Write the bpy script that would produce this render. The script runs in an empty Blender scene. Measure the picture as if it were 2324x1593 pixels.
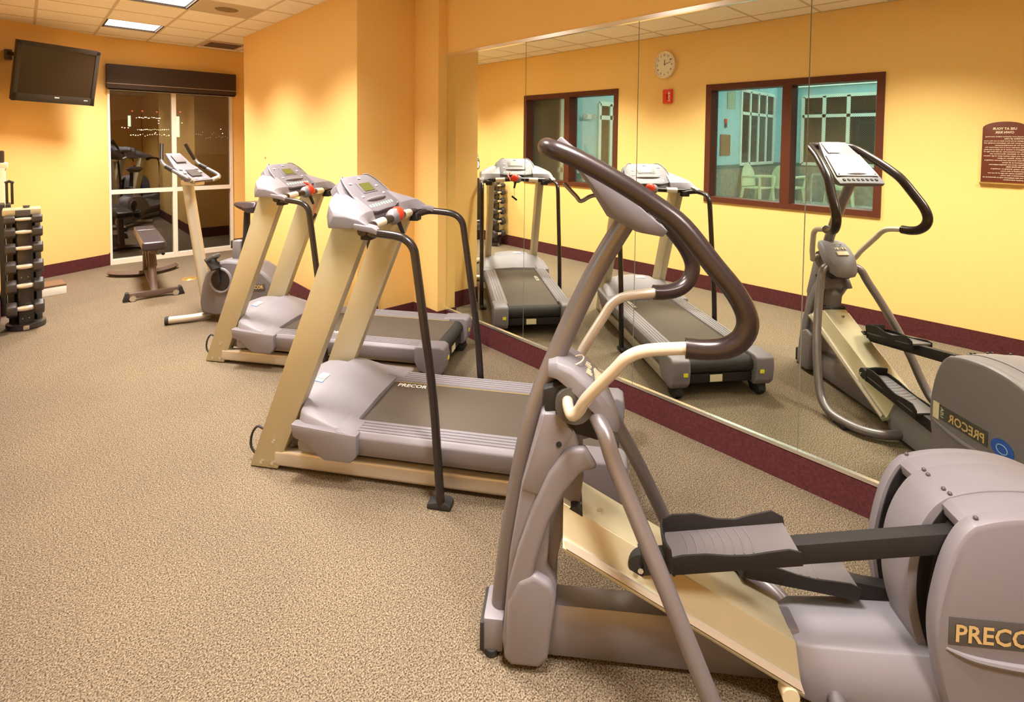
import bpy, bmesh, math, random
from mathutils import Vector, Matrix
random.seed(7)
S = 1.1            # metres per building unit; all numbers below are in building units
C = bpy.context.scene.collection
R = math.radians
sc = bpy.context.scene

# ------------------------------------------------------------------ materials
def newmat(name):
    m = bpy.data.materials.new(name); m.use_nodes = True
    nt = m.node_tree; b = nt.nodes['Principled BSDF']
    return m, nt, b

def plain(name, col, rough=.5, metal=0., spec=.5, noise=0., nscale=40., bump=0., bscale=200., coat=0.):
    m, nt, b = newmat(name)
    b.inputs['Base Color'].default_value = (*col, 1)
    b.inputs['Roughness'].default_value = rough
    b.inputs['Metallic'].default_value = metal
    b.inputs['Specular IOR Level'].default_value = spec
    b.inputs['Coat Weight'].default_value = coat
    if noise or bump:
        tc = nt.nodes.new('ShaderNodeTexCoord')
    if noise:
        n = nt.nodes.new('ShaderNodeTexNoise'); n.inputs['Scale'].default_value = nscale; n.inputs['Detail'].default_value = 4
        nt.links.new(tc.outputs['Object'], n.inputs['Vector'])
        r = nt.nodes.new('ShaderNodeValToRGB')
        r.color_ramp.elements[0].position = .3; r.color_ramp.elements[1].position = .7
        r.color_ramp.elements[0].color = (*[c * (1 - noise) for c in col], 1)
        r.color_ramp.elements[1].color = (*[min(1, c * (1 + noise)) for c in col], 1)
        nt.links.new(n.outputs['Fac'], r.inputs['Fac']); nt.links.new(r.outputs['Color'], b.inputs['Base Color'])
    if bump:
        n2 = nt.nodes.new('ShaderNodeTexNoise'); n2.inputs['Scale'].default_value = bscale; n2.inputs['Detail'].default_value = 3
        nt.links.new(tc.outputs['Object'], n2.inputs['Vector'])
        bp = nt.nodes.new('ShaderNodeBump'); bp.inputs['Strength'].default_value = bump; bp.inputs['Distance'].default_value = .01
        nt.links.new(n2.outputs['Fac'], bp.inputs['Height']); nt.links.new(bp.outputs['Normal'], b.inputs['Normal'])
    return m

def emit(name, col, strength):
    m, nt, b = newmat(name)
    b.inputs['Base Color'].default_value = (*[min(1, c) for c in col], 1)
    b.inputs['Emission Color'].default_value = (*col, 1)
    b.inputs['Emission Strength'].default_value = strength
    return m

def carpet():
    m, nt, b = newmat('carpet')
    tc = nt.nodes.new('ShaderNodeTexCoord')
    v = nt.nodes.new('ShaderNodeTexVoronoi'); v.inputs['Scale'].default_value = 260
    n = nt.nodes.new('ShaderNodeTexNoise'); n.inputs['Scale'].default_value = 190; n.inputs['Detail'].default_value = 3; n.inputs['Roughness'].default_value = .7
    g = nt.nodes.new('ShaderNodeTexNoise'); g.inputs['Scale'].default_value = 1.3; g.inputs['Detail'].default_value = 2
    for x in (v, n, g): nt.links.new(tc.outputs['Object'], x.inputs['Vector'])
    r = nt.nodes.new('ShaderNodeValToRGB'); e = r.color_ramp.elements
    e[0].position = .37; e[0].color = (.028, .020, .014, 1)
    e[1].position = .70; e[1].color = (.375, .312, .235, 1)
    k = r.color_ramp.elements.new(.51); k.color = (.186, .147, .107, 1)
    nt.links.new(n.outputs['Fac'], r.inputs['Fac'])
    r2 = nt.nodes.new('ShaderNodeValToRGB'); e = r2.color_ramp.elements
    e[0].position = .0; e[0].color = (.72, .70, .68, 1); e[1].position = 1.; e[1].color = (1.18, 1.14, 1.08, 1)
    nt.links.new(v.outputs['Color'], r2.inputs['Fac'])
    mx = nt.nodes.new('ShaderNodeMix'); mx.data_type = 'RGBA'; mx.blend_type = 'MULTIPLY'; mx.inputs[0].default_value = 1
    nt.links.new(r.outputs['Color'], mx.inputs[6]); nt.links.new(r2.outputs['Color'], mx.inputs[7])
    r3 = nt.nodes.new('ShaderNodeValToRGB'); e = r3.color_ramp.elements
    e[0].position = .35; e[0].color = (.93, .93, .94, 1); e[1].position = .65; e[1].color = (1.04, 1.03, 1.02, 1)
    nt.links.new(g.outputs['Fac'], r3.inputs['Fac'])
    m2 = nt.nodes.new('ShaderNodeMix'); m2.data_type = 'RGBA'; m2.blend_type = 'MULTIPLY'; m2.inputs[0].default_value = 1
    nt.links.new(mx.outputs[2], m2.inputs[6]); nt.links.new(r3.outputs['Color'], m2.inputs[7])
    nt.links.new(m2.outputs[2], b.inputs['Base Color'])
    b.inputs['Roughness'].default_value = .95; b.inputs['Specular IOR Level'].default_value = .1
    bp = nt.nodes.new('ShaderNodeBump'); bp.inputs['Strength'].default_value = .6; bp.inputs['Distance'].default_value = .006
    nt.links.new(n.outputs['Fac'], bp.inputs['Height']); nt.links.new(bp.outputs['Normal'], b.inputs['Normal'])
    return m

def glass(name, tint, gloss, wires=False):
    m, nt, b = newmat(name); nt.nodes.remove(b)
    out = nt.nodes['Material Output']
    t = nt.nodes.new('ShaderNodeBsdfTransparent'); t.inputs['Color'].default_value = (*tint, 1)
    g = nt.nodes.new('ShaderNodeBsdfGlossy'); g.inputs['Roughness'].default_value = .01
    fr = nt.nodes.new('ShaderNodeFresnel'); fr.inputs['IOR'].default_value = 1.5
    mu = nt.nodes.new('ShaderNodeMath'); mu.operation = 'MULTIPLY_ADD'; mu.inputs[1].default_value = 1.3; mu.inputs[2].default_value = gloss
    nt.links.new(fr.outputs['Fac'], mu.inputs[0])
    mx = nt.nodes.new('ShaderNodeMixShader')
    nt.links.new(mu.outputs[0], mx.inputs[0]); nt.links.new(t.outputs[0], mx.inputs[1]); nt.links.new(g.outputs[0], mx.inputs[2])
    last = mx
    if wires:                       # wired safety glass: a fine diagonal mesh inside the pane
        tc = nt.nodes.new('ShaderNodeTexCoord'); sp = nt.nodes.new('ShaderNodeSeparateXYZ')
        nt.links.new(tc.outputs['Object'], sp.inputs[0])
        masks = []
        for op in ('ADD', 'SUBTRACT'):
            a = nt.nodes.new('ShaderNodeMath'); a.operation = op
            nt.links.new(sp.outputs['Y'], a.inputs[0]); nt.links.new(sp.outputs['Z'], a.inputs[1])
            k = nt.nodes.new('ShaderNodeMath'); k.operation = 'MULTIPLY'; k.inputs[1].default_value = 56; nt.links.new(a.outputs[0], k.inputs[0])
            f = nt.nodes.new('ShaderNodeMath'); f.operation = 'FRACT'; nt.links.new(k.outputs[0], f.inputs[0])
            l = nt.nodes.new('ShaderNodeMath'); l.operation = 'LESS_THAN'; l.inputs[1].default_value = .10; nt.links.new(f.outputs[0], l.inputs[0])
            masks.append(l)
        mxm = nt.nodes.new('ShaderNodeMath'); mxm.operation = 'MAXIMUM'
        nt.links.new(masks[0].outputs[0], mxm.inputs[0]); nt.links.new(masks[1].outputs[0], mxm.inputs[1])
        d = nt.nodes.new('ShaderNodeBsdfPrincipled'); d.inputs['Base Color'].default_value = (.24, .23, .18, 1); d.inputs['Metallic'].default_value = .3; d.inputs['Roughness'].default_value = .4
        m2 = nt.nodes.new('ShaderNodeMixShader'); nt.links.new(mxm.outputs[0], m2.inputs[0]); nt.links.new(mx.outputs[0], m2.inputs[1]); nt.links.new(d.outputs[0], m2.inputs[2])
        last = m2
    nt.links.new(last.outputs[0], out.inputs['Surface'])
    return m

def mirror_mat():
    m, nt, b = newmat('mirror_glass')
    b.inputs['Base Color'].default_value = (.87, .905, .81, 1); b.inputs['Metallic'].default_value = 1; b.inputs['Roughness'].default_value = .0
    return m

def tile_mat(name, col):            # acoustic ceiling board with fine pits
    return plain(name, col, rough=.95, spec=.1, noise=.05, nscale=120, bump=.25, bscale=260)

YEL = (.90, .615, .235)
M = dict(
    wall=plain('yellow_wallpaper', YEL, rough=.62, spec=.3, noise=.035, nscale=170, bump=.22, bscale=230),
    carpet=carpet(),
    ceil=tile_mat('ceiling_tile', (.92, .88, .79)),
    tbar=plain('ceiling_grid', (.62, .55, .42), .6),
    base=plain('burgundy_base', (.088, .020, .023), .75, spec=.25, noise=.25, nscale=60, bump=.2, bscale=150),
    mirror=mirror_mat(),
    chan=plain('mirror_channel', (.86, .84, .80), .22, metal=.9),
    seam=plain('mirror_edge', (.25, .26, .22), .4, metal=.3),
    white=plain('white_frame', (.86, .80, .72), .45),
    brown=plain('brown_frame', (.105, .027, .013), .45, spec=.35),
    shade=plain('shade_cassette', (.045, .028, .024), .55),
    night=glass('night_pane', (.92, .90, .86), .10),
    wired=glass('wired_pane', (.94, .98, .95), .0, True),
    grey=plain('grey_plastic', (.190, .173, .200), .50, metal=.06, spec=.42, noise=.03, nscale=300),
    greyd=plain('grey_plastic_dark', (.145, .131, .146), .52, metal=.05, spec=.4),
    greyl=plain('grey_plastic_light', (.205, .192, .222), .50, metal=.06, spec=.42),
    champ=plain('champagne_paint', (.47, .415, .285), .42, metal=.35),
    silver=plain('silver_rail', (.56, .50, .435), .34, metal=.45),
    mastp=plain('mast_paint', (.50, .455, .385), .38, metal=.3),
    steel=plain('steel_grey_tube', (.205, .186, .206), .36, metal=.55),
    blackt=plain('black_tube', (.026, .019, .019), .27, metal=.35, coat=.2),
    grip=plain('black_grip', (.036, .026, .027), .27, metal=.45),
    conp=plain('console_face', (.150, .136, .158), .55, spec=.35),
    black=plain('black_plastic', (.018, .015, .016), .58, spec=.3),
    rubber=plain('black_rubber', (.028, .026, .027), .7, spec=.3),
    pedal=plain('pedal_rubber', (.115, .10, .105), .55),
    belt=plain('belt_rubber', (.078, .061, .049), .68, spec=.3, noise=.10, nscale=220),
    chrome=plain('chrome', (.78, .76, .74), .14, metal=1.),
    red=plain('red_plastic', (.75, .045, .02), .35),
    orange=plain('orange_plastic', (.90, .16, .02), .3),
    green=plain('lcd_green', (.085, .090, .018), .3),
    key=plain('key_face', (.62, .64, .60), .4),
    keyg=plain('key_green', (.30, .52, .40), .4),
    yedge=plain('edge_yellow', (.55, .42, .12), .5),
    yellow=plain('yellow_sticker', (.85, .78, .05), .4),
    cream=plain('label_cream', (.72, .64, .46), .5),
    labelw=plain('label_white', (.85, .82, .78), .5),
    gold=plain('gold_letter', (.82, .60, .28), .30, metal=.5),
    blue=plain('blue_badge', (.02, .10, .55), .25),
    bluel=plain('blue_ring', (.30, .50, .85), .3),
    dgrey=plain('dark_plate', (.07, .065, .065), .35),
    vinyl=plain('bench_vinyl', (.040, .028, .034), .32, spec=.6),
    bframe=plain('bench_frame', (.15, .105, .09), .38, metal=.4),
    cast=plain('black_enamel', (.030, .026, .028), .30, spec=.6),
    hexh=plain('hex_rubber', (.040, .033, .036), .42, spec=.5),
    tvb=plain('tv_bezel', (.022, .017, .014), .40, spec=.5),
    tvs=plain('tv_screen', (.018, .009, .006), .12, spec=.35),
    clockr=plain('clock_rim', (.80, .72, .62), .28, metal=.4),
    clockf=plain('clock_face', (.82, .78, .66), .5),
    plaque=plain('plaque_brown', (.135, .030, .015), .45),
    letter=plain('letter_cream', (.84, .72, .55), .5),
    brass=plain('brass', (.75, .52, .18), .3, metal=.8),
    stepb=plain('step_top', (.16, .085, .045), .6),
    frameb=plain('black_frame', (.02, .018, .018), .5),
    dirty=plain('diffuser_grey', (.55, .46, .34), .7),
    smudge=plain('diffuser_dust', (.24, .165, .085), .9),
    slot=plain('vent_slot', (.045, .03, .022), .8),
    vent=plain('vent_metal', (.55, .44, .32), .5),
    pblue=plain('pool_wall', (.38, .62, .66), .7, noise=.04, nscale=4),
    ptile=plain('pool_wainscot', (.27, .27, .23), .5, noise=.25, nscale=9),
    pband=plain('pool_band', (.06, .17, .16), .5),
    pfloor=plain('pool_deck', (.50, .52, .46), .6, noise=.15, nscale=20),
    pwin=plain('pool_mullion', (.80, .84, .74), .5),
    pglass=plain('pool_pane', (.016, .018, .015), .15, spec=.25),
    chair=plain('cream_resin', (.74, .78, .52), .4),
    psign=plain('pool_notice', (.30, .13, .055), .5),
    pvent=plain('pool_vent', (.36, .43, .30), .6),
    ground=plain('night_ground', (.03, .024, .018), .9),
    tower=plain('night_building', (.045, .032, .022), .9),
)
E_TUBE = emit('fluorescent_lens', (1.0, .93, .82), 4.5)
E_POOL = emit('pool_light', (.86, 1.0, .96), 40.)
E_CITY = emit('city_light', (1.0, .80, .56), 5.)
E_CITYG = emit('city_strip', (.80, 1.0, .72), 1.6)
E_CITYR = emit('beacon', (1.0, .12, .05), 2.)

# ------------------------------------------------------------------ mesh builder
class MB:
    def __init__(s): s.v = []; s.f = []
    def add(s, verts, faces):
        o = len(s.v); s.v += [Vector(p) for p in verts]; s.f += [tuple(o + i for i in f) for f in faces]; return s
    def box(s, x0, x1, y0, y1, z0, z1):
        return s.add([(x, y, z) for x in (x0, x1) for y in (y0, y1) for z in (z0, z1)],
                     [(0, 1, 3, 2), (4, 6, 7, 5), (0, 4, 5, 1), (2, 3, 7, 6), (0, 2, 6, 4), (1, 5, 7, 3)])
    def obox(s, c, ex, ey, ez, hx, hy, hz):     # oriented box from centre, axes and half sizes
        c = Vector(c); ex, ey, ez = (Vector(e).normalized() for e in (ex, ey, ez))
        return s.add([c + ex * hx * a + ey * hy * b + ez * hz * d for a in (-1, 1) for b in (-1, 1) for d in (-1, 1)],
                     [(0, 1, 3, 2), (4, 6, 7, 5), (0, 4, 5, 1), (2, 3, 7, 6), (0, 2, 6, 4), (1, 5, 7, 3)])
    def prism(s, prof, a, b, axis='x'):         # profile extruded between a and b
        n = len(prof)
        def P(p, t):
            return {'x': (t, p[0], p[1]), 'y': (p[0], t, p[1]), 'z': (p[0], p[1], t)}[axis]
        vs = [P(p, a) for p in prof] + [P(p, b) for p in prof]
        fs = [tuple(range(n)), tuple(range(2 * n - 1, n - 1, -1))] + [(i, (i + 1) % n, n + (i + 1) % n, n + i) for i in range(n)]
        return s.add(vs, fs)
    def loft(s, rings, caps=True, closed=True):
        n = len(rings[0]); vs = [p for r in rings for p in r]; fs = []
        for k in range(len(rings) - 1):
            for i in range(n if closed else n - 1):
                j = (i + 1) % n
                fs.append((k * n + i, k * n + j, (k + 1) * n + j, (k + 1) * n + i))
        if caps and closed: fs += [tuple(range(n - 1, -1, -1)), tuple((len(rings) - 1) * n + i for i in range(n))]
        return s.add(vs, fs)
    def tube(s, pts, r, seg=12, sub=0, flat=1.0):
        pts = [Vector(p) for p in pts]
        rr = r if isinstance(r, (list, tuple)) else [r] * len(pts)
        if sub:
            q, q2 = [], []
            for i in range(len(pts) - 1):
                p0, p1, p2, p3 = pts[max(i - 1, 0)], pts[i], pts[i + 1], pts[min(i + 2, len(pts) - 1)]
                for k in range(sub):
                    t = k / sub
                    q.append(.5 * ((2 * p1) + (p2 - p0) * t + (2 * p0 - 5 * p1 + 4 * p2 - p3) * t * t + (3 * p1 - p0 - 3 * p2 + p3) * t ** 3))
                    q2.append(rr[i] * (1 - t) + rr[i + 1] * t)
            q.append(pts[-1]); q2.append(rr[-1]); pts, rr = q, q2
        rings = []; nrm = None
        for i, p in enumerate(pts):
            t = (pts[min(i + 1, len(pts) - 1)] - pts[max(i - 1, 0)]).normalized()
            if nrm is None:
                up = Vector((0, 0, 1)) if abs(t.z) < .9 else Vector((1, 0, 0))
                nrm = (up - t * up.dot(t)).normalized()
            else:
                nrm = (nrm - t * nrm.dot(t)); nrm = nrm.normalized() if nrm.length > 1e-6 else t.orthogonal().normalized()
            b = t.cross(nrm)
            rings.append([p + (nrm * math.cos(a) + b * math.sin(a) * flat) * rr[i] for a in [2 * math.pi * k / seg for k in range(seg)]])
        return s.loft(rings)
    def cyl(s, p0, p1, r, r1=None, seg=20): return s.tube([p0, p1], [r, r if r1 is None else r1], seg)
    def ball(s, c, rx, ry=None, rz=None, nu=14, nv=8):
        ry = ry or rx; rz = rz or rx; c = Vector(c)
        rings = []
        for j in range(1, nv):
            a = math.pi * j / nv
            rings.append([c + Vector((rx * math.sin(a) * math.cos(2 * math.pi * i / nu), ry * math.sin(a) * math.sin(2 * math.pi * i / nu), -rz * math.cos(a))) for i in range(nu)])
        return s.loft(rings)
    def torus(s, c, ex, ey, R1, R2, r, n=28, seg=8):   # ring with radii R1 along ex and R2 along ey
        c = Vector(c); ex = Vector(ex).normalized(); ey = Vector(ey).normalized(); ez = ex.cross(ey)
        rings = []
        for k in range(n):
            a = 2 * math.pi * k / n; d = ex * math.cos(a) + ey * math.sin(a); p = c + ex * math.cos(a) * R1 + ey * math.sin(a) * R2
            rings.append([p + (d * math.cos(b) + ez * math.sin(b)) * r for b in [2 * math.pi * q / seg for q in range(seg)]])
        rings.append(rings[0]); o = len(s.v)
        return s.loft(rings, caps=False)
    def text(s, txt, origin, right, up, width=None, height=None, size=1., depth=.002, align='LEFT', squeeze=1.):
        cu = bpy.data.curves.new('t', 'FONT'); cu.body = txt; cu.size = 1; cu.align_x = align; cu.extrude = 0; cu.resolution_u = 2; cu.offset = .022
        ob = bpy.data.objects.new('t', cu); C.objects.link(ob)
        dg = bpy.context.evaluated_depsgraph_get(); me = bpy.data.meshes.new_from_object(ob.evaluated_get(dg))
        vs = [v.co.copy() for v in me.vertices]; fs = [tuple(p.vertices) for p in me.polygons]
        bpy.data.objects.remove(ob); bpy.data.curves.remove(cu); bpy.data.meshes.remove(me)
        if not vs: return s
        w = max(v.x for v in vs) - min(v.x for v in vs); h = max(v.y for v in vs) - min(v.y for v in vs)
        kx = ky = size
        if height: kx = ky = height / h
        if width: kx = width / w; ky = ky if height else kx
        right = Vector(right).normalized(); up = Vector(up).normalized(); nz = right.cross(up); o = Vector(origin)
        return s.add([o + right * v.x * kx + up * v.y * ky + nz * depth for v in vs], fs)
    def build(s, name, mat, parent=None, bevel=0., seg=2, ang=32, smooth=True):
        bm = bmesh.new(); vv = [bm.verts.new(p * S) for p in s.v]
        for f in s.f:
            try: bm.faces.new([vv[i] for i in f])
            except ValueError: pass
        bmesh.ops.remove_doubles(bm, verts=bm.verts, dist=1e-6)
        bmesh.ops.recalc_face_normals(bm, faces=bm.faces)
        if bevel:
            ed = [e for e in bm.edges if len(e.link_faces) == 2 and e.calc_face_angle(0) > R(ang)]
            bmesh.ops.bevel(bm, geom=ed, offset=bevel * S, segments=seg, profile=.6, affect='EDGES', clamp_overlap=True)
        me = bpy.data.meshes.new(name); bm.to_mesh(me); bm.free()
        if smooth:
            for p in me.polygons: p.use_smooth = True
            me.set_sharp_from_angle(angle=R(38))
        o = bpy.data.objects.new(name, me); C.objects.link(o)
        for m in (mat if isinstance(mat, (list, tuple)) else [mat]): me.materials.append(m)
        if parent is not None: o.parent = parent
        return o

def tag(o, label=None, cat=None, group=None, kind=None):
    if label: o['label'] = label
    if cat: o['category'] = cat
    if group: o['group'] = group
    if kind: o['kind'] = kind
    return o
def thing(name, label, cat, loc=(0, 0, 0), rz=0., group=None):
    o = bpy.data.objects.new(name, None); C.objects.link(o); o.empty_display_size = .1
    o.location = Vector(loc) * S; o.rotation_euler = (0, 0, rz)
    return tag(o, label, cat, group)
def struct(name, mb, mat, parent=None, bevel=0., **k):
    o = mb.build(name, mat, parent, bevel, **k)
    if parent is None: o['kind'] = 'structure'
    return o
def copy_tree(o, parent=None):
    c = o.copy(); C.objects.link(c)
    if parent is not None: c.parent = parent
    for ch in list(o.children): copy_tree(ch, c)
    return c
def arc(c, r, a0, a1, n):
    return [(c[0] + r * math.cos(R(a0 + (a1 - a0) * k / n)), c[1] + r * math.sin(R(a0 + (a1 - a0) * k / n))) for k in range(n + 1)]

# ------------------------------------------------------------------ room constants
XM, XL, H, YF, YB = 2.428, -.166, 2.641, 7.564, -2.6
XB, YB1, YB2 = 1.835, 3.66, 6.408       # the yellow block
XC, YC = 2.342, 3.322                   # the pier beside the mirror
BH = .145                               # base height

# floor and walls
struct('floor', MB().box(XL - .15, 2.75, YB - .1, YF + .1, -.1, 0), M['carpet'])
wl = MB()
WA = (3.527, 5.077, .932, 2.118); WB = (.956, 2.456, .905, 2.085)
ys = [YB, WB[0], WB[1], WA[0], WA[1], YF]
XT = XL - .14
wl.box(XT, XL, YB, WB[0], 0, H).box(XT, XL, WB[1], WA[0], 0, H).box(XT, XL, WA[1], YF, 0, H)
for w in (WA, WB): wl.box(XT, XL, w[0], w[1], 0, w[2]).box(XT, XL, w[0], w[1], w[3], H)
struct('wall_left', wl, M['wall'])
struct('wall_right', MB().box(XM + .012, XM + .15, YB, YC, 0, H), M['wall'])
struct('wall_right_header', MB().box(XM, XM + .012, YB, YC, 2.16, H), M['wall'])
struct('wall_back', MB().box(XL, XM, YB - .12, YB, 0, H), M['wall'])
struct('wall_block', MB().box(XB, 2.6, YB1, YB2, 0, H), M['wall'], bevel=.004)
struct('wall_pier', MB().box(XC, 2.6, YC, YB1, 0, H), M['wall'], bevel=.004)
WX0, WX1, WZ1 = .712, 2.018, 2.08
struct('wall_far', MB().box(.655, WX0, YF, YF + .14, 0, H).box(WX1, 2.75, YF, YF + .14, 0, H).box(WX0, WX1, YF, YF + .14, WZ1, H), M['wall'])
struct('wall_recess', MB().box(2.6, 2.75, YB2, YF, 0, H), M['wall'])
tvw = MB().prism([(-.166, 7.165), (.70, 7.556), (.70, 7.70), (-.3, 7.40)], 0, H, 'z')
struct('wall_corner', tvw, M['wall'])
# baseboards
struct('baseboard_right', MB().box(XM - .006, XM + .012, YB, YC, 0, BH), M['base'])
struct('baseboard_left', MB().box(XL, XL + .008, YB, 7.17, 0, BH), M['base'])
struct('baseboard_pier', MB().box(XC - .008, XC, YC - .008, YB1, 0, BH).box(XC, XM, YC - .008, YC, 0, BH), M['base'])
struct('baseboard_block', MB().box(XB - .008, XB, YB1 - .008, YB2 + .008, 0, BH).box(XB, XC, YB1 - .008, YB1, 0, BH).box(XB, 2.6, YB2, YB2 + .008, 0, BH), M['base'])
d = Vector((.866, .391, 0)).normalized()
struct('baseboard_corner', MB().prism([(-.16, 7.160), (.702, 7.549), (.702, 7.560), (-.166, 7.170)], 0, .135, 'z'), M['base'])
struct('baseboard_far', MB().box(.655, WX0, YF - .008, YF, 0, BH).box(WX1, 2.6, YF - .008, YF, 0, BH), M['base'])
struct('baseboard_back', MB().box(XL, XM, YB, YB + .008, 0, BH), M['base'])

# ceiling: lay-in tiles on a grid, open where the lights and vents sit
GX = [XL, .108, .602, 1.091, 1.583, 2.075, XM]
PY = .4935
GY = [6.375 + PY * k for k in range(2, -19, -1)]
GY = [YF] + [y for y in GY if y < YF - .05] + [YB]
lights = [(2, 6.375), (2, 6.375 - 3 * PY), (2, 6.375 - 6 * PY), (2, 6.375 - 9 * PY), (2, 6.375 - 12 * PY), (2, 6.375 - 15 * PY)]
opening = {(2, round(y, 3)) for _, y in lights} | {(3, round(6.375 - 3 * PY, 3))}
tl = MB()
GXX = GX + [2.62]
for i in range(len(GXX) - 1):
    for j in range(len(GY) - 1):
        y1, y0 = GY[j], GY[j + 1]
        if (i, round(y0, 3)) in opening: continue
        tl.box(GXX[i] + .008, GXX[i + 1] - .008, y0 + .008, y1 - .008, H, H + .015)
struct('ceiling', tl, M['ceil'])
tb = MB()
for x in GX[1:-1]: tb.box(x - .010, x + .010, YB, YF, H - .003, H + .012)
for y in GY[1:-1]: tb.box(XL, 2.62, y - .010, y + .010, H - .002, H + .012)
struct('trim_1', tb, M['tbar'])
struct('ceiling_deck', MB().box(XL - .1, 2.75, YB - .1, YF + .1, H + .3, H + .35), M['slot'])

# ceiling lights
LAMP_W = 61.
where = ['recessed ceiling light nearest the window and television', 'recessed ceiling light over the weight bench beside the round air diffuser',
         'recessed ceiling light above the far treadmill', 'recessed ceiling light above the near treadmill', 'recessed ceiling light above the elliptical trainer', 'recessed ceiling light at the back of the room']
proto = None
for k, (i, y) in enumerate(lights):
    if proto is None:
        proto = thing('ceiling_light', '', 'ceiling light', (0, 0, H))
        w, l, dp = .489, PY, .05
        fr = MB().box(.010, .024, .010, l - .01, -.004, dp).box(w - .024, w - .010, .010, l - .01, -.004, dp)
        fr.box(.010, w - .010, .006, .014, -.001, dp).box(.010, w - .010, l - .014, l - .006, -.001, dp)
        fr.build('frame', M['slot'], proto)
        MB().box(.030, w - .030, .014, l - .014, .018, .030).build('diffuser', E_TUBE, proto)
        ld = bpy.data.lights.new('tube_lamp', 'AREA'); ld.shape = 'RECTANGLE'; ld.size = .43 * S; ld.size_y = .43 * S
        ld.energy = LAMP_W; ld.color = (1.0, .93, .82); ld.spread = R(112)
        lo = bpy.data.objects.new('tube_lamp', ld); C.objects.link(lo); lo.parent = proto; lo.location = Vector((.2445, PY / 2, .012)) * S
        o = proto
    else: o = copy_tree(proto)
    o.location = Vector((GX[i], y, H)) * S
    tag(o, 'square ' + where[k] + ', lit white', 'ceiling light', 'recessed ceiling lights')
# round-patterned diffuser and slot vent
yv = 6.375 - 3 * PY
t = thing('ceiling_vent', 'square brown-stained air diffuser with a dusty round centre in the ceiling', 'air vent', (GX[3], yv, H))
MB().box(.01, .482, .01, .484, 0, .012).build('plate', M['dirty'], t)
MB().cyl((.246, .247, -.006), (.246, .247, .004), .085, .10, 24).build('cone', M['smudge'], t)
t = thing('ceiling_vent', 'slotted air vent in the ceiling corner above the window', 'air vent', (1.60, 6.90, H))
MB().box(0, .40, 0, .44, -.012, .0).build('frame', M['vent'], t, .004)
for k in range(4): MB().box(.03, .37, .05 + .095 * k, .10 + .095 * k, -.016, -.006).build('slot', M['slot'], t)

# mirrors
cuts = [YC, 2.4454, 1.5775, .7322, -.135]
lab = ['narrow far mirror panel running from the yellow pier to the first seam', 'mirror panel with the wall clock reflected at its far side, second from the yellow pier',
       'mirror panel behind the elliptical console, third from the yellow pier', 'mirror panel nearest the camera reflecting the elliptical and brown notice']
lab[1] = 'mirror panel between the first and second seams, second from the yellow pier'
lab[2] = 'mirror panel reflecting the clock and red alarm, third from the yellow pier'
for k in range(4):
    t = MB().box(XM, XM + .012, cuts[k + 1] + .0022, cuts[k] - .0022, .158, 2.158).build('mirror_panel', M['mirror'])
    tag(t, lab[k], 'mirror', 'mirror panels on the right wall')
struct('trim_2', MB().box(XM - .010, XM + .004, -.135, YC, 2.152, 2.176).box(XM - .010, XM + .004, -.135, YC, BH, .1605), M['chan'])
struct('trim_3', MB().box(XM + .004, XM + .012, -.135, YC, .15, 2.17), M['seam'])

# far window with a brown shade box
w1 = MB(); fw = .042
y0, y1 = YF - .012, YF + .07
w1.box(WX0, WX0 + .022, y0, y1, 0, WZ1).box(WX1 - .030, WX1, y0, y1, 0, WZ1)
w1.box(1.338, 1.384, y0, y1, 0, WZ1)
for (a, b) in ((WX0 + .022, 1.338), (1.384, WX1 - .030)): w1.box(a, b, y0, y1, 0, .058).box(a, b, y0, y1, .826, .874).box(a, b, y0, y1, WZ1 - .04, WZ1)
win = struct('window_1', w1, M['white'], smooth=False)
for (a, b) in ((WX0 + .02, 1.34), (1.382, WX1 - .028)):
    for (p, q) in ((.056, .828), (.872, WZ1 - .038)):
        MB().box(a, b, YF + .03, YF + .036, p, q).build('pane', M['night'], win)
t = thing('roller_shade', 'dark brown boxed roller shade above the night window', 'window shade', (.702, YF - .09, 2.055))
MB().box(0, 1.344, 0, .088, 0, .275).build('cassette', M['shade'], t, .004)
MB().box(.01, 1.334, .02, .034, -.016, .002).build('hem_bar', M['black'], t)
MB().box(0, 1.344, -.002, .001, .052, .058).build('seam_line', M['silver'], t)

# interior windows of the left wall (towards the pool)
for n, w in ((2, WA), (3, WB)):
    a, b, p, q = w; ml = (4.30 if n == 2 else 1.69)
    f = MB()
    f.box(XT - .01, XL + .014, a, a + .055, p, q).box(XT - .01, XL + .014, b - .055, b, p, q)
    f.box(XT - .01, XL + .014, a + .055, b - .055, p, p + .05).box(XT - .01, XL + .014, a + .055, b - .055, q - .06, q).box(XT - .01, XL + .012, ml - .04, ml + .04, p + .05, q - .06)
    wn = struct('window_%d' % n, f, M['brown'], smooth=False)
    MB().box(XT + .016, XT + .022, a + .05, ml - .036, p + .045, q - .055).build('pane', M['wired'], wn)
    MB().box(XT + .016, XT + .022, ml + .036, b - .05, p + .045, q - .055).build('pane', M['wired'], wn)

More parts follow.
